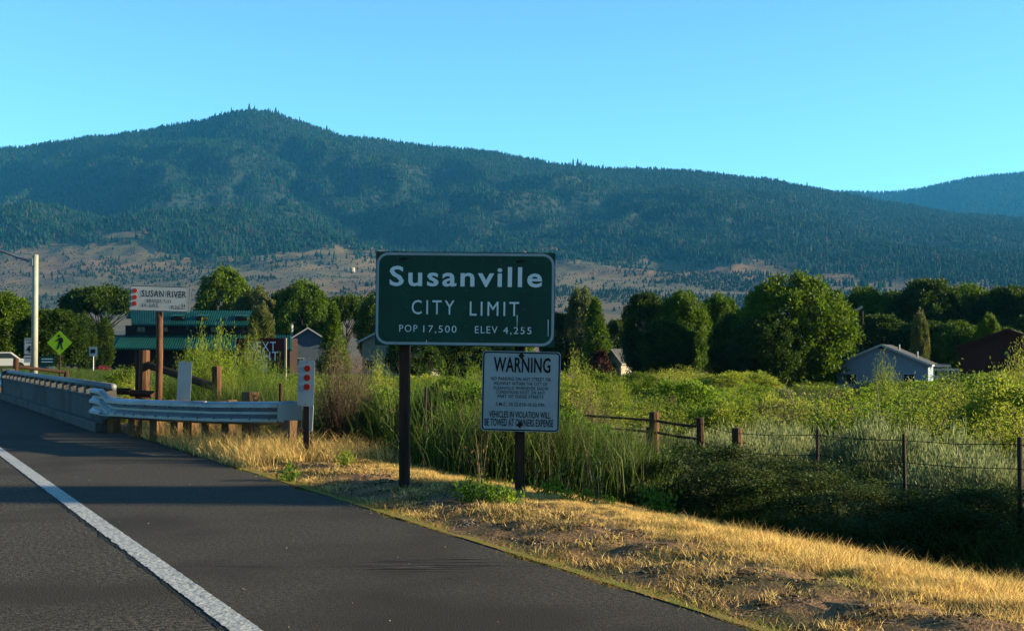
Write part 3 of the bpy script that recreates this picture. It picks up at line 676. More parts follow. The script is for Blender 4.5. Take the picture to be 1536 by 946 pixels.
pa = wpost(f2, 24, 46, 537, .1, M['darkwood'], base=0); pb = wpost(f2, 100, 47, 556, .09, M['darkwood'], base=-.2)
S().tube([pa + Vector((0, 0, -.3)), pb + Vector((0, 0, -.05))], .06, 8).build('rail', M['darkwood'], f2)
f3 = thing('timber_fence', 'weathered brace fence with two thin rails right of the warning sign', 'fence')
def onfence(px_, X=11.5):
    th = HEAD + math.atan((px_ - 768) / 1920); Y = X / math.tan(th); return X, Y, X * FWD.x + Y * FWD.y
def fpost(parent, px_, pytop, r, m, base=None):
    X, Y, d_ = onfence(px_); return wpost(parent, px_, d_, pytop, r, m)
p0 = fpost(f3, 981, 617, .085, M['redwood']); p1 = fpost(f3, 1050, 626, .06, M['darkwood']); X, Y, dd = onfence(820)
p2 = wpost(f3, 820, dd, 606, .07, M['darkwood']); wpost(f3, 973, onfence(973)[2] + .1, 640, .05, M['darkwood'])
for dz in (.14, .33):
    for q0, q1 in ((p0, p2), (p0, p1)):
        S().tube([q0 - Vector((0, 0, dz)), q0.lerp(q1, .5) - Vector((0, 0, dz + .012)), q1 - Vector((0, 0, dz))], .022, 6).build('rail', M['darkwood'], f3)
f4 = thing('wire_fence', 'barbed wire fence on thin posts running through the sagebrush', 'fence')
tops = [p1]
for px_, pt, r, m in ((1105, 641, .075, 'redwood'), (1225, 643, .022, 'rust'), (1355, 650, .022, 'rust'), (1528, 655, .03, 'rust'), (1800, 690, .022, 'rust')):
    tops.append(fpost(f4, px_, pt, r, M[m]))
for dz in (.08, .35, .62, .88):
    s = S()
    for a_, b_ in zip(tops[:-1], tops[1:]):
        s.tube([a_ - Vector((.03, 0, dz)), a_.lerp(b_, .5) - Vector((.03, 0, dz + .02)), b_ - Vector((.03, 0, dz))], .005, 4)
    s.build('wire', M['rust'], f4)
X, Y, dd = onfence(640); f5 = thing('fence_stake', 'thin metal stake in the tall grass between the sign posts', 'post', Matrix.Translation((0, 0, 0)))
wpost(f5, 638, 17.5, 580, .018, M['rust'], name='stake')
f5 = thing('fence_stake', 'thin brown stake behind the guardrail left of the marker', 'post'); wpost(f5, 421, 20.5, 575, .03, M['darkwood'], name='stake')

# ------------------------------------------------------------------ lamp pole, roadside signs beyond the bridge
DL = 52; root = thing('street_lamp', 'tall pale lamp pole with a mast arm reaching left over the road', 'street lamp', frame(52, DL, gz(*at(52, DL))))
H = zof(383, DL) - gz(*at(52, DL))
S().tube([(0, 0, 0), (0, 0, H * .6), (0, 0, H)], [.135, .125, .115], 14).build('pole', M['pole'], root, smoothf=True)
S().tube([(0, 0, H), (0, 0, H + .03)], [.125, .10], 14).build('pole_cap', M['pole'], root)
S().box((0, 0, .1), (.4, .4, .2)).build('base_plate', M['concrete'], root, bevel=.02)
S().tube([(-.1, 0, H - .28), (-.55, 0, H - .12), (-1.5, 0, H + .22), (-3.2, 0, H + .75)], [.06, .055, .05, .045], 8).build('mast_arm', M['galv'], root, smoothf=True)
S().tube([(-.12, 0, H - .42), (-.12, 0, H - .12)], .13, 10).build('clamp', M['galv'], root)
S().prism([(-3.0, H + .62), (-3.9, H + .80), (-3.95, H + .95), (-3.1, H + .85)], -.15, .15).build('lamp_head', M['galv'], root)
DP = 56; g = gz(*at(90, DP)); zc = zof(514, DP)
root = thing('pedestrian_sign', 'lime yellow diamond pedestrian crossing sign on a thin post', 'sign', frame(89.5, DP, zc, 3))
h = .54; S().prism([(-h, 0), (0, -h), (h, 0), (0, h)], 0, .004).build('panel', M['lime'], root)
s = S(); k = 1 / 95. * .54            # figure drawn in crop pixels about (472,182)
def pg(pts): s.poly([((x_ - 473) * k, -.004, (181 - y_) * k) for x_, y_ in pts])
pg([(468 + 10 * math.cos(a), 127 + 10 * math.sin(a)) for a in np.linspace(0, 6.28, 13)[:-1]])
pg([(470, 140), (485, 138), (498, 148), (502, 165), (497, 182), (488, 180), (468, 178), (465, 160)])
pg([(468, 144), (466, 158), (450, 170), (440, 172), (440, 166), (452, 158)])
pg([(468, 176), (482, 178), (474, 200), (466, 225), (460, 232), (450, 230), (454, 222), (462, 200)])
pg([(476, 178), (490, 178), (492, 198), (498, 224), (504, 232), (492, 232), (482, 205)])
s.build('walking_figure', M['black'], root)
S().box((0, .05, (g - zc) / 2 - .1 + .25), (.07, .06, zc - g + .5)).build('post', M['darkwood'], root)
DS = 60; g = gz(*at(47, DS)); zc = zof(519, DS)
root = thing('speed_limit_sign', 'white speed limit sign half hidden by the lamp pole', 'sign', frame(46.5, DS, zc, 3))
plate('panel', .62, .78, .04, M['signwhite'], root); ring('border', .6, .76, .035, .012, M['black'], root, -.003)
lettering('SPEED', (-.24, .24, .25, .33), M['black'], root, .01); lettering('LIMIT', (-.20, .20, .12, .20), M['black'], root, .01)
lettering('45', (-.2, .2, -.32, .04), M['black'], root, .02)
plate('lower_panel', .62, .34, .03, M['signwhite'], root, 0, .004, 0, -.60); S().box((0, -.003, -.55), (.5, .002, .03)).build('lower_bar', M['black'], root)
S().box((0, .05, (g - zc) / 2 - .1 + .15), (.07, .06, zc - g + .3)).build('post', M['darkwood'], root)
DG = 80; root = thing('guide_sign', 'small dark green and blue roadside sign under the trees', 'sign', frame(71, DG, zof(543, DG), 0))
plate('panel', 1.0, .55, .03, M['signgreen'], root, 0, .01, 0, .1); plate('service_panel', .42, .4, .02, M['blue'], root, 0, .01, -.24, -.42)
plate('small_panel', .36, .36, .02, M['signwhite'], root, 0, .01, .28, -.45)
for z_ in (.2, .02): S().box((0, -.004, z_), (.7, .004, .055)).build('legend_bar', M['legend'], root)
for x_ in (-.3, .3): S().box((x_, .05, -.8), (.08, .06, 1.9)).build('post', M['darkwood'], root)
DM = 95; root = thing('yard_sign', 'small pale sign on a thin pole left of the green roofed shop', 'sign', frame(140, DM, zof(527, DM), 0))
plate('panel', .6, .7, .03, M['signwhite'], root); S().box((-.02, -.003, .02), (.36, .002, .3)).build('symbol', M['black'], root); S().tube([(0, .05, .3), (0, .05, -2.4)], .04, 6).build('pole', M['galv'], root)

# red board reading NEXT RIGHT
DR = 60; root = thing('red_board', 'dark red roadside board with white NEXT RIGHT lettering behind the saplings', 'sign', frame(391, DR, zof(534, DR), -4))
S().box((0, 0, 0), (2.3, .06, 1.68)).build('board', M['boardred'], root)
def bb(x0, x1, y0, y1): return ((x0 / 3.263 + 360 - 391) / 32, (x1 / 3.263 + 360 - 391) / 32, (534 - y1 / 3.263 - 370) / 32, (534 - y0 / 3.263 - 370) / 32)
lettering('NEXT', bb(40, 178, 465, 510), M['legend'], root, -.005, 1.15, -.035); lettering('RIGHT', bb(22, 190, 513, 558), M['legend'], root, -.005, 1.1, -.035)
S().box((-.0, -.036, -.50), (.66, .01, .48)).build('white_panel', M['signwhite'], root)
S().box((1.19, 0, -.25), (.08, .1, 2.2)).build('post', M['tan'], root); S().box((-1.19, 0, -.25), (.08, .1, 2.2)).build('post', M['tan'], root)

# ------------------------------------------------------------------ buildings
def ribbed(s, p00, p10, p11, p01, n, h):      # roof slab with raised ribs running up the slope; p00-p10 eave, p01-p11 top
    p00, p10, p11, p01 = map(Vector, (p00, p10, p11, p01)); nn = (p10 - p00).cross(p01 - p00).normalized()
    if nn.z < 0: nn = -nn
    s.poly([p00, p10, p11, p01]); s.poly([p00 - nn * .12, p01 - nn * .12, p11 - nn * .12, p10 - nn * .12]); s.poly([p00, p00 - nn * .12, p10 - nn * .12, p10])
    for i in range(n):
        a = (i + .25) / n; b = (i + .6) / n
        A0, B0, A1, B1 = p00.lerp(p10, a), p00.lerp(p10, b), p01.lerp(p11, a), p01.lerp(p11, b)
        s.poly([A0 + nn * h, B0 + nn * h, B1 + nn * h, A1 + nn * h]); s.poly([A0, A0 + nn * h, A1 + nn * h, A1]); s.poly([B0 + nn * h, B0, B1, B1 + nn * h]); s.poly([A0, B0, B0 + nn * h, A0 + nn * h])
def win(parent, x_, z_, w_, h_, y_=-.02, mf=None):
    f_ = S().box((x_, y_, z_), (w_ + .16, .06, h_ + .16)).build('window', mf or M['white'], parent)
    S().box((x_, y_ - .035, z_), (w_, .02, h_)).build('pane', M['glass'], f_); S().box((x_, y_ - .05, z_), (.05, .02, h_)).build('mullion', mf or M['white'], f_)
DB = 150; q = DB / 1920; root = thing('shop_building', 'two tiered log building with corrugated green metal roofs', 'building', frame(280, DB, 0, 0))
X_ = lambda p: (p - 280) * q
Z_ = lambda p: zof(p, DB)
S().box(((X_(187) + X_(376)) / 2, 4, (Z_(488) - 1) / 2), (X_(374) - X_(187), 8, Z_(488) + 1)).build('upper_wall', M['logwall'], root)
S().box(((X_(165) + X_(432)) / 2, 3.4, (Z_(507) - 1.4) / 2), (X_(432) - X_(165), 6.6, Z_(507) + 1.4)).build('lower_wall', M['logwall'], root)
s = S(); ribbed(s, (X_(200), -.8, Z_(487)), (X_(377), -.8, Z_(489)), (X_(378), 3.2, Z_(466)), (X_(183), 3.2, Z_(465)), 54, .13)
ribbed(s, (X_(183), 1.5, Z_(476)), (X_(200), 1.5, Z_(476)), (X_(200), 3.15, Z_(465.5)), (X_(183), 3.15, Z_(465.5)), 5, .07)
s.poly([(X_(183), 3.2, Z_(465)), (X_(378), 3.2, Z_(466)), (X_(378), 8.5, Z_(487)), (X_(183), 8.5, Z_(487))])
s.build('upper_roof', M['teal'], root)
s = S(); ribbed(s, (X_(183), -3.2, Z_(523)), (X_(445), -3.2, Z_(525)), (X_(437), .1, Z_(503.5)), (X_(183), .1, Z_(503)), 72, .13)
s.poly([(X_(150), -3.2, Z_(523)), (X_(183), -3.2, Z_(523)), (X_(183), .1, Z_(503))])
for k in range(9):
    a = k / 9; b = a + .045; p0, p1 = Vector((X_(150), -3.2, Z_(523))), Vector((X_(183), -3.2, Z_(523))); tt = Vector((0, 3.3, Z_(503) - Z_(523)))
    s.poly([p0.lerp(p1, a) + Vector((0, -.02, .06)), p0.lerp(p1, b) + Vector((0, -.02, .06)), p0.lerp(p1, b) + tt * b + Vector((0, 0, .06)), p0.lerp(p1, a) + tt * a + Vector((0, 0, .06))])
s.poly([(X_(150), -3.2, Z_(523)), (X_(183), .1, Z_(503)), (X_(183), 7, Z_(503)), (X_(150), 7, Z_(523))])
s.build('porch_roof', M['teal'], root)
for pc, w_ in ((264, 18), (301, 16), (361, 18)):
    x0, x1 = X_(pc - w_ / 2), X_(pc + w_ / 2); o = thing_d = S().box(((x0 + x1) / 2, 1.2, Z_(478)), (x1 - x0, 2.0, .35)).build('dormer', M['logwall'], root)
    S().poly([(x0 - .1, 0.05, Z_(473.5)), (x1 + .1, .05, Z_(473.5)), (x1 + .1, 2.3, Z_(471)), (x0 - .1, 2.3, Z_(471))]).build('dormer_roof', M['teal'], o)
for pc in (158, 178, 214, 250, 290, 330, 370, 410, 440): S().box((X_(pc), -2.9, (Z_(523) - 1.3) / 2), (.28, .28, Z_(523) + 1.3)).build('porch_post', M['logwall'], root)
for pc in (196, 225, 262, 300, 340, 400): win(root, X_(pc), .55, 1.3, 1.1, .08, M['logwall'])
for pc in (212, 246, 285, 322, 358): win(root, X_(pc), Z_(494), .9, .55, -.03, M['logwall'])
S().box((X_(240), .07, .15), (1.1, .06, 2.0)).build('door', M['bluewall'], root)
DW = 175; x_, y_ = at(169, DW); o = thing('outbuilding', 'plain beige building wall left of the green roofed shop', 'building', frame(169, DW, -1, 0))
S().box((0, 2, 2.2), (3.4, 4, 4.6)).build('wall', M['beige'], o); S().box((0, 2, 4.55), (3.7, 4.3, .14)).build('roof', M['shingle'], o)

def gable_house(name, label, px_, d_, wpx, pypeak, pyeave, base, depth, wall, roof, rot=0, over=.35, fas=M['white'], wins=(), extra=None):
    root = thing(name, label, 'building', frame(px_, d_, base, rot)); q = d_ / 1920; w_ = wpx * q; zp = zof(pypeak, d_) - base; ze = zof(pyeave, d_) - base
    hw = w_ / 2 - over; k = (zp - ze) / (w_ / 2); zi = ze + k * over
    S().prism([(-hw, 0), (hw, 0), (hw, zi - .08), (0, zp - .1), (-hw, zi - .08)], 0, depth).build('wall', wall, root)
    for sg in (-1, 1):
        s = S(); n = 14
        for i in range(n):                       # shingle courses, each proud of the next
            a, b = i / n, (i + 1.08) / n
            x0, x1 = sg * w_ / 2 * (1 - a), sg * w_ / 2 * (1 - b if b < 1 else 0); z0, z1 = ze + (zp - ze) * a + .035, ze + (zp - ze) * min(b, 1) + .005
            s.poly([(x0, -.45, z0), (x0, depth + .45, z0), (x1, depth + .45, z1), (x1, -.45, z1)]); s.poly([(x0, -.45, z0), (x0, -.45, z0 - .05), (x0, depth + .45, z0 - .05), (x0, depth + .45, z0)])
        s.build('roof', roof, root)
        s = S(); t = .17
        s.poly([(sg * w_ / 2, -.5, ze + .03), (0, -.5, zp + .03), (0, -.5, zp - t), (sg * w_ / 2, -.5, ze - t)]); s.poly([(sg * w_ / 2, -.44, ze + .03), (sg * w_ / 2, -.44, ze - t), (0, -.44, zp - t), (0, -.44, zp + .03)])
        s.poly([(sg * w_ / 2, -.5, ze + .03), (sg * w_ / 2, -.44, ze + .03), (0, -.44, zp + .03), (0, -.5, zp + .03)])
        s.build('fascia', fas, root)
        s = S(); s.box((sg * w_ / 2, depth / 2, ze - .08), (.06, depth + .9, .16)); s.build('gutter', fas, root)
    for (wx, wz, ww, wh) in wins: win(root, wx, wz, ww, wh, -.03)
    return root
hs = gable_house('house', 'pale blue gabled house with white trim beyond the willow field', 1322, 118, 144, 516, 547, -2.45, 14, M['bluewall'], M['shingle'], -20, wins=((-2.7, 1.3, .9, .9), (2.4, 1.3, .9, .9)))
S().prism([(-.3, 0), (.3, 0), (0, .25)], -.05, 0).build('gable_vent', M['black'], hs).location = (0, 0, zof(523, 118) + 2.45)
for px_, py_ in ((1342, 516), (1369, 527)):
    S().tube([((px_ - 1322) / 16.3, 6, 2), ((px_ - 1322) / 16.3, 6, zof(py_, 118) + 2.45)], .09, 8).build('vent_pipe', M['galv'], hs)
cp = thing('carport', 'small flat carport with white posts beside the blue house', 'carport', frame(1404, 122, -2.45, 0)); zc_ = zof(547, 122) + 2.45
S().box((0, 2, zc_), (2.6, 4, .14)).build('roof', M['shingle'], cp)
S().box((0, -.05, zc_ - .1), (2.7, .08, .2)).build('fascia', M['white'], cp)
for x_ in (-1.2, 1.15): S().box((x_, .1, zc_ / 2 - .1), (.12, .12, zc_ - .2)).build('post', M['white'], cp)
wf = thing('white_fence', 'short white board fence between the blue house and the barn', 'fence', frame(1424, 112, -2.3, 0)); ztop = zof(552, 112) + 2.3
for k in range(10): S().box((-1.35 + k * .3, 0, ztop / 2), (.09, .06, ztop)).build('picket', M['white'], wf)
for z_ in (.12, .75): S().box((0, -.05, ztop - z_), (2.9, .05, .2)).build('rail', M['white'], wf)
bn = gable_house('barn', 'dark red board sided barn at the right edge of the field', 1512, 92, 150, 493, 521, -1.9, 9, M['barnred'], M['shingle'], -24, over=.2, fas=M['barnred'])
S().box((1.2 / 2, -.02, zof(530, 92) + 1.9), (2.2, .04, .7)).build('loft_window', M['bark'], bn)
s_b = S()
for k in range(16): s_b.box((-3.3 + k * .44, -.012, 1.9), (.045, .025, 3.4 if 3 < k < 13 else 2.9))
s_b.build('batten', M['barnred'], bn)
h2 = gable_house('house', 'bluish white gabled house right of the red board', 462, 165, 64, 491, 511, -1.5, 10, M['dimwall'], M['shingle'], 8, wins=((-1, 1.5, .9, .9),))
S().tube([(-2.2, 4, 3), (-2.2, 4, zof(483, 165) + 1.5)], .22, 8).build('flue', M['white'], h2)
h3 = gable_house('house', 'small white trimmed gable just above the red board', 397, 180, 26, 497, 504, -1.5, 8, M['logwall'], M['shingle'], 0)
h4 = gable_house('house', 'house with a bright white roof edge left of the city limit sign', 585, 135, 96, 488, 512, -1.6, 10, M['beige'], M['shingle'], -10, wins=((-2.2, 1.6, 1.0, .9),))
h5 = gable_house('house', 'small gable roof catching the sun beside a dark red bush', 919, 150, 38, 523, 545, -2.4, 8, M['tan'], M['shingle'], -35, fas=M['tan'])
# water tanks on the foothill
for i_, uu in enumerate((518, 528)):
    dd = 2500.; z_ = float(bilinear(HZ, us, ds, np.array([uu]), np.array([dd]))[0])
    for dt in np.arange(1800, 3000, 20):
        zz = float(bilinear(HZ, us, ds, np.array([uu]), np.array([dt]))[0])
        if 526 - 1920 * (zz - CAMH) / dt < 409: dd = dt; z_ = zz; break
    root = thing('water_tank', ['smaller cream water tank on the dry foothill', 'larger cream water tank on the dry foothill'][i_], 'tank', frame(uu, dd, z_ - 1))
    rr, hh = (3.6, 6.5) if i_ == 0 else (5.2, 9); S().tube([(0, 0, 0), (0, 0, hh)], rr, 20).build('tank_wall', M['tan'], root); S().tube([(0, 0, hh), (0, 0, hh + .9)], [rr, .3], 20).build('roof', M['white'], root)
# distant yard light
root = thing('yard_light', 'small yard light on a dark pole right of the big tree', 'street lamp', frame(1294, 135, -2.5)); S().tube([(0, 0, 0), (0, 0, zof(466, 135) + 2.5)], .1, 8).build('pole', M['darkwood'], root)
S().box((-.35, 0, zof(463, 135) + 2.5), (.8, .35, .25), Matrix.Rotation(R(-35), 3, 'Y')).build('lamp_head', M['tan'], root)
# parked car seen over the far end of the bridge
root = thing('parked_car', 'white car glimpsed far down the road at the left edge', 'car', frame(2, 95, gz(*at(2, 95)), 20))
S().prism([(-2.1, .35), (-2.15, .8), (-1.3, .9), (-.8, 1.38), (.7, 1.4), (1.3, .92), (2.1, .82), (2.15, .38)], -.85, .85).build('body', M['car'], root, bevel=.05)
S().prism([(-1.18, .93), (-.78, 1.3), (.65, 1.32), (1.15, .94)], -.86, .86).build('windows', M['glass'], root)
for x_ in (-1.3, 1.3):
    for y_ in (-.8, .8): S().tube([(x_, y_ - .1, .33), (x_, y_ + .1, .33)], .33, 16).build('wheel', M['tyre'], root)

# ------------------------------------------------------------------ trees
def crown(name, rx, rz_, zc, K, per, leaf, m, shape='round', seed=1, cr=.17):
    global rng; rr = np.random.default_rng(seed)
    dirs = unit(rr.normal(size=(K, 3))); rad = rr.uniform(.45, .95, (K, 1)) ** .45
    c = dirs * rad
    if shape == 'umbrella': c[:, 2] = np.abs(c[:, 2]) * .9 - .15
    if shape == 'cone': c[:, 2] = rr.uniform(-1, 1, K); c[:, :2] *= ((1.02 - c[:, 2:3]) / 2) * 1.1
    if shape == 'column': c[:, 2] = rr.uniform(-1, 1, K); c[:, :2] *= (1 - np.abs(c[:, 2:3]) ** 3 * .7)
    Rr = np.array([rx, rx, rz_]); size = rr.uniform(.6, 1.15, (K, 1)) * cr
    per = int(per * 1.5); n = K * per; ci = np.repeat(np.arange(K), per); dd = unit(rr.normal(size=(n, 3)) + np.repeat(unit(c) * .5, per, 0) + [0, 0, .15]); r2 = rr.uniform(.4, 1.3, (n, 1))
    P = (c[ci] + dd * size[ci] * r2) * Rr + [0, 0, zc]
    D = unit(dd + rr.normal(size=(n, 3)) * .7 + [0, 0, -.1])
    V, T_ = leaves(P, D, leaf * rr.uniform(.7, 1.4, n), leaf * rr.uniform(.45, .8, n))
    # inner fill so the crown is not see-through everywhere
    me = tri_mesh(name, V, T_, [m]); return me, c * Rr + [0, 0, zc]
def trunk_mesh(name, h, r, cl, n=16, seed=1):
    rr = random.Random(seed); s = S(); zt_ = h * .62
    s.tube([(0, 0, -.4), (0, 0, .3), (r * .3, 0, zt_ * .5), (-r * .2, r * .2, zt_)], [r * 1.35, r, r * .75, r * .45], 9)
    for c in rr.sample(list(map(tuple, cl)), min(n, len(cl))):
        c = Vector(c); z0 = rr.uniform(.35, .95) * zt_; st_ = Vector((0, 0, z0)); mid = st_.lerp(c, .5) + Vector((rr.uniform(-.3, .3), rr.uniform(-.3, .3), rr.uniform(0, .4)))
        s.tube([st_, mid, c], [r * .38, r * .22, r * .06], 5, cap=False)
    me = bpy.data.meshes.new(name); me.from_pydata(s.v, [], s.f); me.materials.append(M['bark']); me.update(); return me
KIND = {}
def mk(key, *a, h, tr, **k):
    me, cl = crown(key, *a, **k); KIND[key] = (me, trunk_mesh(key + '_trunk', h, tr, cl, seed=len(KIND)), h, a[0])
# unit sizes in metres: (rx, rz, zc, clusters, leaves per cluster, leaf, material)
mk('round', 5.5, 5.2, 6.6, 240, 95, .35, M['leaf'], h=12, tr=.35, seed=3)
mk('broad', 6.3, 5.9, 6.0, 340, 95, .35, M['leaf'], h=12, tr=.45, seed=5, cr=.15)
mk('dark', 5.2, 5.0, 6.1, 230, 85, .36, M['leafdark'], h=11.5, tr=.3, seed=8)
mk('umbrella', 6.0, 3.4, 8.6, 200, 70, .42, M['leafdark'], h=12, tr=.3, seed=9, shape='umbrella')
mk('column', 2.0, 5.6, 6.2, 160, 55, .34, M['leafdark'], h=12, tr=.22, seed=11, shape='column', cr=.22)
mk('pale', 3.6, 5.0, 6.4, 190, 55, .36, M['leafpale'], h=12, tr=.22, seed=13, cr=.17)
mk('cone', 3.4, 5.6, 6.0, 220, 55, .34, M['leaf'], h=12, tr=.25, seed=15, shape='cone', cr=.18)
mk('redbush', 1.3, 1.5, 1.5, 40, 110, .15, M['redleaf'], h=3, tr=.08, seed=17)
def tree(key, label, px_, d_, wpx, pytop, group=None, rot=None, name='tree'):
    cm, tm, h, rx = KIND[key]; x_, y_ = at(px_, d_); g = gz(x_, y_); sz_ = (zof(pytop, d_) - g) / h * (1.0 if key != 'umbrella' else 1); sx_ = wpx * d_ / 1920 / (2 * rx * 1.12)
    o = thing(name, label, 'tree' if key != 'redbush' else 'bush', None, group); o.location = (x_, y_, g - .05); o.rotation_euler.z = random.random() * 6.28 if rot is None else rot; o.scale = (sx_, sx_, sz_)
    for nm, m_ in (('crown', cm), ('trunk', tm)):
        c_ = bpy.data.objects.new(nm, m_); C.objects.link(c_); c_.parent = o
    return o
for a in [
 ('round', 'bright green leafy tree at the far left edge beyond the bridge', 8, 105, 105, 440), ('dark', 'dark rounded tree behind the lamp pole', 78, 100, 115, 462),
 ('umbrella', 'flat topped dark tree left of the bridge sign', 152, 175, 130, 424), ('column', 'narrow columnar tree left of the green roofed shop', 128, 128, 38, 474),
 ('column', 'second columnar tree close beside the shop porch', 155, 132, 36, 480), ('dark', 'dark low tree filling the gap left of the green roofed shop', 108, 150, 90, 470),
 ('round', 'tall dense tree rising behind the green roofed shop', 335, 190, 92, 404), ('pale', 'pale thin tree right of the tall tree behind the shop', 382, 175, 80, 428),
 ('pale', 'loose pale tree at the right end of the green roofed shop', 392, 138, 44, 452), ('dark', 'dark tree behind the bluish gabled house', 430, 185, 90, 436), ('round', 'rounded dark tree above the red board', 452, 172, 96, 424), ('umbrella', 'dark spreading tree behind the small houses left of the city limit sign', 520, 190, 100, 438),
 ('cone', 'dark pointed conifer left of the city limit sign', 500, 128, 62, 458), ('round', 'leafy tree directly behind the left end of the city limit sign', 575, 180, 90, 436),
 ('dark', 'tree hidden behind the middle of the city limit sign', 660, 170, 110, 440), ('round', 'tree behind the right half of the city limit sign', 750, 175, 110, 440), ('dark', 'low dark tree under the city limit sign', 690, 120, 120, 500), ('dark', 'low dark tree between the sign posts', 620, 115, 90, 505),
 ('dark', 'dark tree just right of the city limit sign edge', 838, 160, 60, 468), ('pale', 'pale thin topped tree right of the city limit sign', 872, 158, 52, 426), ('cone', 'leafy cone shaped tree beside the pale topped tree', 893, 150, 72, 452), ('dark', 'dark tree filling the gap behind the red bush', 925, 170, 60, 478),
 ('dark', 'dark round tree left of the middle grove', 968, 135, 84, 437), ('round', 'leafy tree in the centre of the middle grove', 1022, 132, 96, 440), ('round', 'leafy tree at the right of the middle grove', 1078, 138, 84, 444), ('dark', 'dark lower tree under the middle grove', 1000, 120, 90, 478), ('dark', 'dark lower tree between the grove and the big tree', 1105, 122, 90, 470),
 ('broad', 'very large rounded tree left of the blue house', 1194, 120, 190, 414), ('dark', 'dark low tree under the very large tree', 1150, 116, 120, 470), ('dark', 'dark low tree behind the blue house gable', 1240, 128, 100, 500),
 ('pale', 'pale slender tree between the blue house and the barn', 1380, 135, 30, 462), ('round', 'small bright tree just behind the barn', 1483, 104, 44, 474),
 ]: tree(*a)
for i, (px_, d_, w_, pt) in enumerate([(1300, 178, 110, 434), (1345, 185, 120, 436), (1398, 176, 130, 416), (1455, 182, 120, 430), (1510, 175, 120, 428), (1560, 180, 130, 424), (1640, 170, 150, 420), (1325, 150, 110, 470), (1385, 146, 110, 480), (1440, 142, 110, 484), (1500, 140, 110, 490), (1560, 150, 120, 470)]):
    tree('dark' if i % 3 else 'round', ('dark', 'leafy')[i % 3 == 0] + ' tree in the ' + ('back', 'lower front')[i > 6] + ' of the long row, ' + ('right of the very large tree', 'above the blue house', 'above the white fence', 'above the barn', 'at the right edge')[min(4, max(0, int((px_ - 1290) // 55)))], px_, d_, w_, pt, 'tree row behind the blue house and barn')
tree('redbush', 'dark red leafed bush beside the small sunlit gable', 902, 112, 42, 527, name='bush')

# ------------------------------------------------------------------ shrubs: one mesh each, stems and leaves
def shrub(name, n_st, h, spread, lf_per, ll, lw, mleaf, mstem, up=.6, stem_r=.008, seed=1, droop=0, lo=.15, fan=1.0):
    rr = np.random.default_rng(seed); A_ = np.zeros((n_st, 3)); ang = rr.uniform(0, 6.28, n_st); q = rr.uniform(0, 1, n_st) ** .6
    A_[:, 0] = np.cos(ang) * q * spread * .35; A_[:, 1] = np.sin(ang) * q * spread * .35
    hh = h * rr.uniform(.6, 1.05, n_st) * (1 - .3 * q ** 2)
    tip = np.stack([np.cos(ang) * q * spread * fan, np.sin(ang) * q * spread * fan, hh], 1) + rr.normal(size=(n_st, 3)) * .06 * h
    mid = A_ * .5 + tip * .5 + np.stack([-np.cos(ang), -np.sin(ang), np.full(n_st, .3)], 1) * spread * .08
    mx = Mix(); mx.add(rods(A_, mid, stem_r, stem_r * .7), 1); mx.add(rods(mid, tip, stem_r * .7, stem_r * .25), 1)
    if lf_per:
        t = rr.uniform(lo, 1.02, (n_st, lf_per))[..., None]; P = A_[:, None] * (1 - t) ** 2 + 2 * mid[:, None] * t * (1 - t) + tip[:, None] * t * t
        rad = (.04 + .10 * h * (1 - np.abs(t - .5))) * .8
        P = (P + rr.normal(size=P.shape) * rad * .6).reshape(-1, 3); sd_ = np.repeat(unit(tip - mid), lf_per, 0)
        D = unit(sd_ * up + rr.normal(size=P.shape) * (1 - up) + [0, 0, up * .4 - droop]); n = len(P)
        mx.add(leaves(P, D, ll * rr.uniform(.6, 1.3, n), lw * rr.uniform(.7, 1.2, n)), 0)
    return mx.mesh(name, [mleaf, mstem])
def reeds(name, n, h, spread, w_, m, seed, m2=None):
    rr = np.random.default_rng(seed); P = np.zeros((n, 3)); P[:, :2] = rr.normal(size=(n, 2)) * spread * .5; D = unit(np.concatenate([rr.normal(size=(n, 2)) * .16, np.ones((n, 1))], 1))
    mx = Mix(); k = n * 4 // 5
    mx.add(blades(P[:k], D[:k], h * rr.uniform(.5, 1.05, k), w_, rr.uniform(.1, .9, k)), 0); mx.add(blades(P[k:], D[k:], h * rr.uniform(.7, 1.15, n - k), w_ * .6, rr.uniform(0, .4, n - k)), 1)
    return mx.mesh(name, [m, m2 or m])
willow = [shrub('w%d' % i, 120, 1.9, 1.0, 125, .066, .018, M[m], M['twig'], up=.45, seed=20 + i) for i, m in enumerate(['willow', 'willow', 'willowyellow', 'willowyellow'])]
def sage_mesh(name, seed):
    rr = np.random.default_rng(seed); K, per = 80, 190
    dirs = unit(np.abs(rr.normal(size=(K, 3))) * np.where(rr.random((K, 3)) < .5, -1, 1)); dirs[:, 2] = np.abs(dirs[:, 2])
    c = dirs * [.72, .72, .80] * rr.uniform(.55, 1, (K, 1)); ci = np.repeat(np.arange(K), per); n = K * per
    D = unit(dirs[ci] * .45 + rr.normal(size=(n, 3)) * .28 + [0, 0, 1.0]); P = c[ci] + rr.normal(size=(n, 3)) * [.06, .06, .085]; P[:, 2] = np.maximum(P[:, 2], .02)
    mx = Mix(); mx.add(leaves(P, D, .062 * rr.uniform(.6, 1.5, n), .0085 * rr.uniform(.7, 1.3, n)), 0)
    mx.add(rods(np.zeros((K, 3)) + rr.normal(size=(K, 3)) * [.05, .05, 0], c, .012, .004), 1); return mx.mesh(name, [M['sage'], M['twig']])
sageb = [sage_mesh('sage%d' % i, 30 + i) for i in range(4)]
reedm = [reeds('r%d' % i, 420, 1.6, .9, .014, M[m], 40 + i, M[m2]) for i, (m, m2) in enumerate([('reed', 'drystem'), ('reed', 'under'), ('under', 'reed')])]
dead = [shrub('d%d' % i, 300, 1.6, .9, 26, .06, .009, M['drystem'], M['twig'], up=.7, seed=50 + i, stem_r=.006) for i in range(3)]
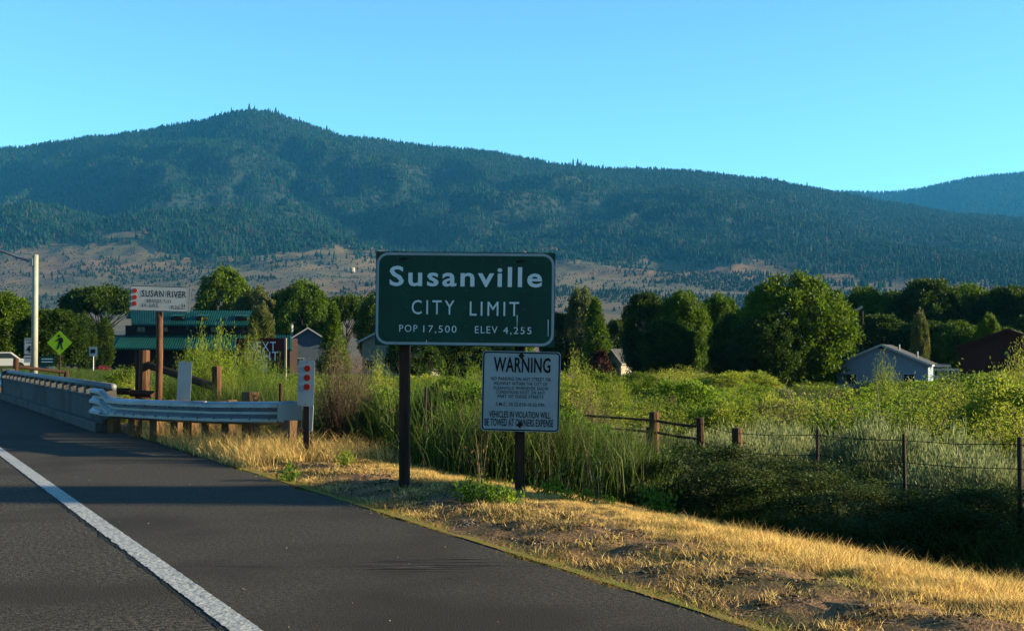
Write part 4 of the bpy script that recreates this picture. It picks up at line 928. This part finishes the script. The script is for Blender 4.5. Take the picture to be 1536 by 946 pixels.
mound = [crown('m%d' % i, 1.15, .78, .72, 110, 90, ll, M[m], seed=120 + i, cr=.19)[0] for i, (m, ll) in enumerate([('willow', .06), ('willow', .055), ('willowyellow', .06), ('leaf', .06)])]
darkm = [crown('dm%d' % i, 1.0, .62, .55, 90, 170, .034, M['under'], seed=140 + i, cr=.22)[0] for i in range(3)]  # low shrubs whose self-shadow is painted in by the dark leaf colour
leafy = [shrub('l%d' % i, 80, 1.3, .9, 100, .07, .04, M['leaf' if i else 'willow'], M['twig'], up=.25, seed=60 + i) for i in range(3)]
cnt = [0]
def px_zone(u_):
    for lim, t in ((420, 'below the red board'), (560, 'left of the city limit sign'), (690, 'below the left half of the city limit sign'), (850, 'around the warning sign'), (950, 'just right of the warning sign'), (1060, 'near the two rail fence'), (1180, 'left of the thin fence stakes'), (1300, 'between the two thin fence stakes'), (1440, 'below the blue house'), (9e9, 'below the red barn')):
        if u_ < lim: return t
def field_zone(u_, d_):
    t = 'near the wire fence' if d_ < 30 else ('in midfield' if d_ < 52 else 'far off')
    return t + ', ' + px_zone(u_)
def uof(x_, y_):
    p = Vector((x_, y_, 0)); return 768 + 1920 * p.dot(RGT) / max(p.dot(FWD), .1)
def put(mesh, name, label, cat, group, x_, y_, s_, sz_=None, rot=None):
    o = bpy.data.objects.new(name, mesh); C.objects.link(o); o.location = (x_, y_, gz(x_, y_) - .04); o.rotation_euler.z = random.random() * 6.28 if rot is None else rot
    o.scale = (s_, s_, sz_ or s_); cnt[0] += 1; return setp(o, label, cat, group)
def cell_fill(n, u0, u1, d0, d1, mind, fn, power=1.0):
    pts = []; tries = 0
    while len(pts) < n and tries < n * 60:
        tries += 1; u_ = random.uniform(u0, u1); d_ = d0 + (d1 - d0) * random.random() ** power; x_, y_ = at(u_, d_)
        if x_ < 6.8 or (9.3 < x_ < 13.5 and 14.5 < y_ < 21.5): continue
        md = mind * (1.15 + d_ / 50)
        if all((x_ - a) ** 2 + (y_ - b) ** 2 > md * md for a, b in pts): pts.append((x_, y_)); fn(x_, y_, u_, d_)
# sagebrush along the wire fence, continuing out of frame to the right
for k in range(46):
    Y = 22 - k * .42 + random.uniform(-.3, .3); X = 13.0 + random.uniform(-1.0, 2.2) - max(0, (9 - Y)) * .08
    if random.random() < .25: continue
    if Y > 19: continue
    s_ = random.uniform(1.15, 1.6); put(sageb[k % 4], 'sagebrush', 'silvery green sagebrush along the wire fence, ' + px_zone(uof(X, Y)), 'bush', 'sagebrush along the wire fence', X, Y, s_ * 1.1, s_)
for k in range(16):
    Y = 17.5 - k * .9; X = 12.1 + random.uniform(-.5, .5); s_ = random.uniform(.6, .85); put(sageb[k % 4], 'sagebrush', 'smaller sagebrush in front of the wire fence, ' + px_zone(uof(X, Y)), 'bush', 'sagebrush along the wire fence', X, Y, s_, s_)
# tall grass behind the signs
for k in range(26):
    Y = random.uniform(14.6, 20); X = random.uniform(7.5, 10.8); s_ = random.uniform(.75, 1.1)
    put(sageb[k % 4], 'sagebrush', 'silvery green sagebrush in the thicket, ' + px_zone(uof(X, Y)), 'bush', 'sagebrush in the thicket', X, Y, s_, s_ * random.uniform(.8, 1.05))
for k in range(34):
    Y = random.uniform(15.2, 24); X = random.uniform(7.1, 11.0)
    put(reedm[k % 3], 'tall_grass_clump', 'tall green grass clump, ' + px_zone(uof(X, Y)), 'grass', 'tall grass clumps behind the signs', X, Y, random.uniform(.7, 1.1), (.4 if X > 9.4 and Y < 21.5 else random.choice((.55, .75, .95))) * random.uniform(.85, 1.1))
for k in range(36):
    Y = random.uniform(18.5, 27); X = random.uniform(6.0, 7.8) - (Y - 18.5) * .06
    put(reedm[k % 3], 'tall_grass_clump', 'tall grass clump behind the guardrail, ' + ('far end', 'middle', 'near end', 'just right of the red dotted marker')[int(np.searchsorted([250, 350, 455], uof(X, Y)))], 'grass', 'tall grass clumps behind the guardrail', X, Y, random.uniform(.6, .9), random.uniform(.45, .75))
for k in range(12):
    X, Y = 7.3 + k * .17 + random.uniform(-.15, .15), random.uniform(14.2, 15.3)
    put(reedm[(2, 0)[k % 2]], 'tall_grass_clump', ('green', 'coarse')[k % 2] + ' grass clump at the foot of the thicket, ' + px_zone(uof(X, Y)), 'grass', 'tall grass clumps behind the signs', X, Y, random.uniform(.6, .9), random.uniform(.55, .85))
for k in range(44):
    Y = 15.4 - k * .27 + random.uniform(-.3, .3); X = random.uniform(9.9, 12.0) + (.5 if Y > 14 else 0); s_ = random.uniform(.7, 1.1)
    put((darkm[0], sageb[1], darkm[1])[k % 3], 'low_shrub', ('low dark shrub', 'low greyish shrub', 'low dense shrub')[k % 3] + ' below the wire fence, ' + px_zone(uof(X, Y)), 'bush', 'low shrubs along the wire fence', X, Y, s_ * 1.05, s_ * random.uniform(.5, .85))
for k in range(14):
    X, Y = random.uniform(13, 16.5), random.uniform(1.5, 6.8); s_ = random.uniform(1.0, 1.4)
    put(willow[k % 4], 'willow_bush', 'willow bush beyond the right edge', 'bush', 'willows beyond the right edge', X, Y, s_, s_ * 1.1)
for k in range(40):
    Y = random.uniform(4.5, 15.5); X = random.uniform(9.9, 11.4)
    put(reedm[2], 'tall_grass_clump', 'low clump of shaded grass in the ditch, ' + px_zone(uof(X, Y)), 'grass', 'low grass clumps in the ditch', X, Y, random.uniform(.6, .9), random.uniform(.22, .42))
# willow field
def fw(x_, y_, u_, d_):
    r_ = random.random(); s_ = random.choice((.7, .95, 1.3)) * random.uniform(.85, 1.15) * (1 + max(0, d_ - 40) / 110)
    top = 560 + random.uniform(-12, 22); zmax = zof(top, d_) - gz(x_, y_); sz_ = min(s_, max(.35, zmax / 1.95))
    zn = field_zone(u_, d_); wi = random.randrange(4)
    if r_ < .62 and random.random() < .5: put(mound[wi], 'willow_bush', ('green', 'dense green', 'yellow green', 'dark green')[wi] + ' mounded willow ' + zn, 'bush', 'mounded willows in the field', x_, y_, s_ * 1.0, sz_ * 1.2)
    elif r_ < .62: put(willow[wi], 'willow_bush', ('green', 'dense green', 'yellow green', 'pale yellow')[wi] + ' willow bush ' + zn, 'bush', 'willow bushes in the field', x_, y_, s_ * 1.35, sz_)
    elif r_ < .76: put(random.choice(leafy), 'leafy_bush', 'rounded green bush ' + zn, 'bush', 'green bushes in the field', x_, y_, s_ * 1.1, sz_ * 1.2)
    elif r_ < .88: put(random.choice(sageb), 'sagebrush', 'silvery sagebrush ' + zn, 'bush', 'sagebrush in the field', x_, y_, s_ * 1.1, sz_ * 1.2)
    else: put(random.choice(dead), 'dry_bush', 'brown dry bush ' + zn, 'bush', 'dry bushes in the field', x_, y_, s_, sz_)
cell_fill(44, 780, 1580, 20, 30, 1.2, fw); cell_fill(90, 480, 1580, 28, 52, 1.35, fw); cell_fill(110, 440, 1580, 52, 98, 2.0, fw)
for px_, d_, w_, pt in ((165, 30, 60, 566), (235, 30, 80, 548), (270, 26, 60, 560), (400, 26, 70, 545), (430, 23, 60, 560), (352, 30, 90, 530), (455, 27, 80, 545), (300, 33, 80, 530), (200, 36, 70, 556), (415, 33, 70, 535)):
    x_, y_ = at(px_, d_); k = random.randrange(4); put(willow[k], 'willow_bush', 'leafy willow behind the guardrail, ' + ('left of the bridge sign post', 'between the bridge sign post and the white paddle', 'between the two timber posts', 'just right of the second timber post', 'below the red board', 'right of the red board')[int(np.searchsorted([237, 275, 325, 360, 425], px_))] + (', farther back' if d_ > 28 else ''), 'bush', 'willow thicket behind the guardrail', x_, y_, w_ * d_ / 1920 / 2.1, (zof(pt, d_) - gz(x_, y_)) / 1.95)
for k in range(30):
    Y = random.uniform(15.0, 18) if k < 18 else random.uniform(17, 23); X = random.uniform(8.0, 10.4) if k < 18 else random.uniform(7.2, 10.5); k4 = random.randrange(4); s_ = random.uniform(.55, .95)
    if 9.6 < X and 15 < Y < 19: continue
    put((mound[3], leafy[1], mound[1])[k % 3], 'leafy_bush', ('dark', 'broad leaved', 'light green')[k % 3] + ' leafy bush in the thicket, ' + px_zone(uof(X, Y)), 'bush', 'leafy bushes behind the signs', X, Y, s_, random.uniform(.6, .95))
# picked-out bushes
def pick(m, name, label, cat, px_, d_, wpx, pytop, h, rx):
    x_, y_ = at(px_, d_); sz_ = (zof(pytop, d_) - gz(x_, y_)) / h; sx_ = wpx * d_ / 1920 / (2 * rx); return put(m, name, label, cat, None, x_, y_, sx_, sz_)
pick(willow[0], 'willow_bush', 'tall willow sapling between the timber fence posts', 'bush', 318, 27, 95, 478, 1.95, 1.05)
pick(willow[1], 'willow_bush', 'lower leafy willow left of the tall sapling', 'bush', 288, 28, 70, 515, 1.95, 1.05)
pick(willow[3], 'willow_bush', 'slender yellowish willow in front of the red board', 'bush', 378, 26, 50, 488, 1.95, 1.05)
pick(willow[1], 'willow_bush', 'willow bush under the red board', 'bush', 372, 24.5, 90, 535, 1.95, 1.05)
pick(leafy[1], 'leafy_bush', 'low green bush left of the timber fence', 'bush', 186, 45, 62, 541, 1.4, .95)
pick(willow[2], 'willow_bush', 'low willow right of the second timber fence post', 'bush', 345, 23.5, 60, 552, 1.95, 1.05)
pick(dead[0], 'dry_bush', 'tall bare brown twig bush left of the city limit sign', 'bush', 508, 18.6, 90, 500, 1.65, .95)
pick(dead[1], 'dry_bush', 'bare brown twigs beside the tall dry bush', 'bush', 545, 19.5, 60, 525, 1.65, .95)
pick(dead[2], 'dry_bush', 'dry brown bush in front of the two rail fence', 'bush', 925, 18.2, 80, 640, 1.65, .95)
pick(dead[1], 'dry_bush', 'greyish dry bush tangled behind the two rail fence', 'bush', 880, 23, 110, 575, 1.65, .95)
pick(dead[0], 'dry_bush', 'pinkish dry twig bush right of the two rail fence post', 'bush', 1000, 40, 70, 560, 1.65, .95)
pick(willow[2], 'willow_bush', 'bright willow rising right of the warning sign', 'bush', 868, 26, 80, 530, 1.95, 1.05)
pick(willow[3], 'willow_bush', 'bright willow left of the city limit sign post', 'bush', 568, 24, 60, 532, 1.95, 1.05)
pick(willow[0], 'willow_bush', 'green willow below the middle of the city limit sign', 'bush', 655, 25, 80, 540, 1.95, 1.05)
pick(willow[1], 'willow_bush', 'green willow just left of the warning sign', 'bush', 705, 23, 70, 535, 1.95, 1.05)
pick(willow[2], 'willow_bush', 'bright willow in the open field beyond the two rail fence', 'bush', 925, 27, 60, 555, 1.95, 1.05)
pick(willow[3], 'willow_bush', 'bright willow in front of the blue house gable', 'bush', 1325, 48, 62, 533, 1.95, 1.05)
pick(willow[3], 'willow_bush', 'tall yellow green willow cut by the right edge', 'bush', 1532, 31, 90, 515, 1.95, 1.05)
# windbreak trees out of frame at the right whose shade crosses the verge and the road
for d_, lat, hh, k in ((12.5, 21, 8.5, 'dark'), (12.9, 27, 9.5, 'dark'), (12.2, 24, 7.0, 'dark')):
    p = FWD * d_ + RGT * lat; cm, tm, h_, rx_ = KIND[k]; o = thing('tree', 'tree beyond the right edge shading the verge', 'tree', None, 'trees beyond the right edge'); g = gz(p.x, p.y); o.location = (p.x, p.y, g - .1); o.scale = (.17, .17, hh / h_) if k == 'dark' else (.15, .15, hh / h_)
    for nm, m_ in (('crown', cm), ('trunk', tm)):
        c_ = bpy.data.objects.new(nm, m_); C.objects.link(c_); c_.parent = o
# ------------------------------------------------------------------ grass (stuff)
def tuft(name, n, h, spread, w_, mats, seed, bend=.6, lean=.3):
    rr = np.random.default_rng(seed); P = np.zeros((n, 3)); P[:, :2] = rr.normal(size=(n, 2)) * spread; D = unit(np.concatenate([rr.normal(size=(n, 2)) * lean, np.ones((n, 1))], 1)); mx = Mix(); k = n // len(mats)
    for i, m in enumerate(mats): sl = slice(i * k, (i + 1) * k); mx.add(blades(P[sl], D[sl], h * rr.uniform(.4, 1.1, k), w_ * rr.uniform(.6, 1.3, k), rr.uniform(.1, bend * 2, k)), i)
    return mx.mesh(name, mats)
dry = [tuft('t%d' % i, 30, .17, .07, .005, [M['drygrass'], M['straw']], 70 + i, lean=.45) for i in range(3)] + [tuft('t4', 26, .13, .06, .006, [M['greengrass'], M['drygrass']], 75, lean=.4), tuft('t5', 24, .34, .06, .004, [M['straw'], M['drygrass']], 76, lean=.22)]
n = 125000; x = rng.uniform(4.2, 9.4, n); y = rng.uniform(2.5, 27, n)
nn = np_noise(x, y, .9, 3); nf = np_noise(x, y, 3.5, 4)
crest = smooth(5.0, 5.9, x) * (1 - .45 * smooth(7.2, 9.2, x)); far = (y > 12.8) & (x > 8.1 - .12 * (y - 12.8))
nearedge = smooth(4.2, 5.0, x); pr = np.clip(crest * 1.0 + .5 * nf + .22 * nn + .22 * (y > 12.5), .03, 1) * (1 - .25 * smooth(7.0, 7.6, x))
pr = np.where(y > 14.5, np.clip(.55 + nf * .5, 0, 1), pr); pr = np.where(far, 0, pr) * (1 - .9 * smooth(8.8, 9.4, x)) * (.62 + .8 * np.clip(nn + .3, 0, .5)); keep = rng.random(n) < pr
x, y, nn, nf, crest = (q[keep] for q in (x, y, nn, nf, crest)); n = len(x)
gr = nn + .5 * nf + .12 * (x > 6.4) + .3 * (x > 8) - .1; pk = np.where(gr > .22, 3, np.where(rng.random(n) < .06, 4, rng.integers(0, 3, n)))
sc = rng.uniform(.5, 1.15, n) * (.30 + .34 * crest) * (1 - .42 * smooth(7.5, 9.5, y)) * np.where(y > 14, 1.0, 1); sc = np.where(x < 4.5, sc * .5, sc)
scatter('dry_grass', np.stack([x, y, ground_z(x, y) - .005], 1), rng.uniform(0, 6.28, n), sc, pk, dry, 'golden dry grass on the road verge', 'grass')
n = 16000; x = rng.uniform(4.2, 5.9, n); y = rng.uniform(3, 17, n); k = rng.random(n) < np.where(x < 4.3, .7, .12) + .9 * np_noise(x, y, 1.7, 12); x, y = x[k], y[k]; n = len(x)
low = [tuft('lo%d' % i, 24, .06, .07, .0028, m, 95 + i, lean=.7) for i, m in enumerate([[M['drygrass'], M['straw']], [M['straw'], M['greengrass']], [M['willowyellow'], M['straw']]])]
scatter('verge_mat', np.stack([x, y, ground_z(x, y) + .005], 1), rng.uniform(0, 6.28, n), rng.uniform(.5, 1.3, n), np.where(x < 4.32, 2, rng.integers(0, 2, n)), low, 'matted low straw and moss on the gravel verge', 'grass')
n = 5200; x = rng.uniform(4.25, 6.3, n); y = rng.uniform(15.6, 24.5, n); k = (rng.random(n) < .75 + np_noise(x, y, 2.2, 6)) & (x > 4.3 + .0 * y) & ~((y > 23.2) & (x < 4.6)); x, y = x[k], y[k]; n = len(x)
scatter('dry_grass', np.stack([x, y, ground_z(x, y) - .005], 1), rng.uniform(0, 6.28, n), rng.uniform(.7, 1.5, n), rng.choice([0, 1, 2, 2, 3, 4], n), dry, 'golden grass growing round the guardrail posts', 'grass')
n = 45000; dd = 14 + 85 * rng.random(n) ** 1.5; uu = rng.uniform(-60, 1640, n); lat = (uu - 768) / 1920 * dd; x = FWD.x * dd + RGT.x * lat; y = FWD.y * dd + RGT.y * lat; k = (x > 7.0) & ~((x < 9.0) & (y < 15.5)); k &= ~((y > 28) & (y < 40) & (x < 7)); x, y, dd = x[k], y[k], dd[k]; n = len(x)
fieldg = [tuft('f%d' % i, 26, .36, .16, .010, [M['under'], M['reed'] if i else M['under']], 80 + i, lean=.3) for i in range(3)]
scatter('field_grass', np.stack([x, y, ground_z(x, y) - .02], 1), rng.uniform(0, 6.28, n), rng.uniform(.4, .9, n) * (1 + dd / 110), rng.integers(0, 3, n), fieldg, 'rough green and straw grass between the bushes', 'grass')
n = 9000; x = rng.uniform(9.0, 12, n); y = rng.uniform(2, 22, n)
scatter('ditch_grass', np.stack([x, y, ground_z(x, y) - .01], 1), rng.uniform(0, 6.28, n), rng.uniform(.3, .6, n) * (.45 + .55 * smooth(9.2, 10.5, x)), rng.integers(0, 2, n), fieldg[:2], 'shaded grass in the roadside ditch', 'grass')
# pebbles on the verge and grit on the shoulder
def pebble(name, m, seed):
    rr = random.Random(seed); s = S(); pts = [(rr.uniform(.6, 1) * math.cos(a), rr.uniform(.6, 1) * math.sin(a)) for a in (0, 1.05, 2.1, 3.14, 4.2, 5.2)]
    for i in range(6):
        j = (i + 1) % 6; s.poly([(pts[i][0], pts[i][1], 0), (pts[j][0], pts[j][1], 0), (pts[j][0] * .55, pts[j][1] * .55, .6)]); s.poly([(pts[i][0], pts[i][1], 0), (pts[j][0] * .55, pts[j][1] * .55, .6), (pts[i][0] * .55, pts[i][1] * .55, .6)])
    s.poly([(p[0] * .55, p[1] * .55, .6) for p in pts]); me = bpy.data.meshes.new(name); me.from_pydata(s.v, [], s.f); me.materials.append(m); me.update(); return me
peb = [pebble('p0', M['rock'], 1), pebble('p1', M['gravel'], 2), pebble('p2', M['darkwood'], 3)]
n = 30000; x = 4.2 + rng.random(n) ** 1.3 * 1.6; y = rng.uniform(3, 22, n)
scatter('verge_gravel', np.stack([x, y, ground_z(x, y) + .008], 1), rng.uniform(0, 6.28, n), rng.uniform(.004, .016, n), rng.choice([0, 1, 1, 2, 2], n), peb, 'loose gravel beside the shoulder', 'gravel')
n = 120; x = rng.uniform(1.95, 4.12, n); y = rng.uniform(5, 22, n)
scatter('road_grit', np.stack([x, y, np.full(n, .001)], 1), rng.uniform(0, 6.28, n), rng.uniform(.003, .009, n), rng.choice([0, 1], n), peb[:2], 'pale grit scattered on the shoulder', 'gravel')
# weeds and straw stalks picked out on the verge
weed = shrub('weed', 16, .32, .16, 16, .05, .022, M['willow'], M['willow'], up=.5, seed=90, stem_r=.003); stalk = shrub('stalk', 7, .62, .22, 5, .05, .008, M['straw'], M['drystem'], up=.5, seed=91, stem_r=.003)
for px_, d_, k, s_ in ((823, 12.9, 0, 1.0), (850, 12.3, 0, .6), (876, 12.2, 0, .7), (912, 12.0, 0, .6), (700, 11.9, 0, 1.0), (735, 11.8, 0, .9), (765, 11.7, 0, .8), (437, 14.4, 0, .9), (720, 13.9, 1, 1.2), (738, 13.8, 1, 1.0), (822, 13.6, 1, 1.1), (862, 13.4, 1, 1.3), (900, 13.3, 1, 1.5), (600, 11.9, 1, .45), (566, 12.1, 1, .4), (520, 15.5, 0, .8), (985, 12.4, 0, 1.2)):
    x_, y_ = at(px_, d_); put((weed, stalk)[k], ('weed', 'straw_stalks')[k], ('small leafy green weed on the dry verge', 'bleached straw stalks standing on the verge')[k], 'plant', ('weeds on the verge', 'straw stalks on the verge')[k], x_, y_, s_)
# flower bed by the shop
for px_, d_ in ((150, 100), (158, 101)):
    x_, y_ = at(px_, d_); o = put(leafy[0], 'flower_bush', 'small pink flowering bush in front of the shop porch', 'bush', 'pink bushes in front of the shop', x_, y_, .8, .7)
pinkm = shrub('pinkb', 30, 1.0, .8, 40, .12, .1, M['pink'], M['twig'], up=.2, seed=99)
for o in bpy.data.objects:
    if o.name.startswith('flower_bush'): o.data = pinkm

# ------------------------------------------------------------------ haze
hz = S().box((2500, 2500, 650), (22500, 22500, 1310)).build('haze', bpy.data.materials.new('haze_air')); setp(hz, 'thin blue air haze', 'haze', kind='stuff')
m = hz.data.materials[0]; m.use_nodes = True; N = m.node_tree.nodes; N.remove(N['Principled BSDF']); pv = N.new('ShaderNodeVolumePrincipled')
pv.inputs['Color'].default_value = (.07, .46, 1, 1); pv.inputs['Density'].default_value = 3.0e-5; pv.inputs['Anisotropy'].default_value = 0
m.node_tree.links.new(pv.outputs[0], N['Material Output'].inputs['Volume'])
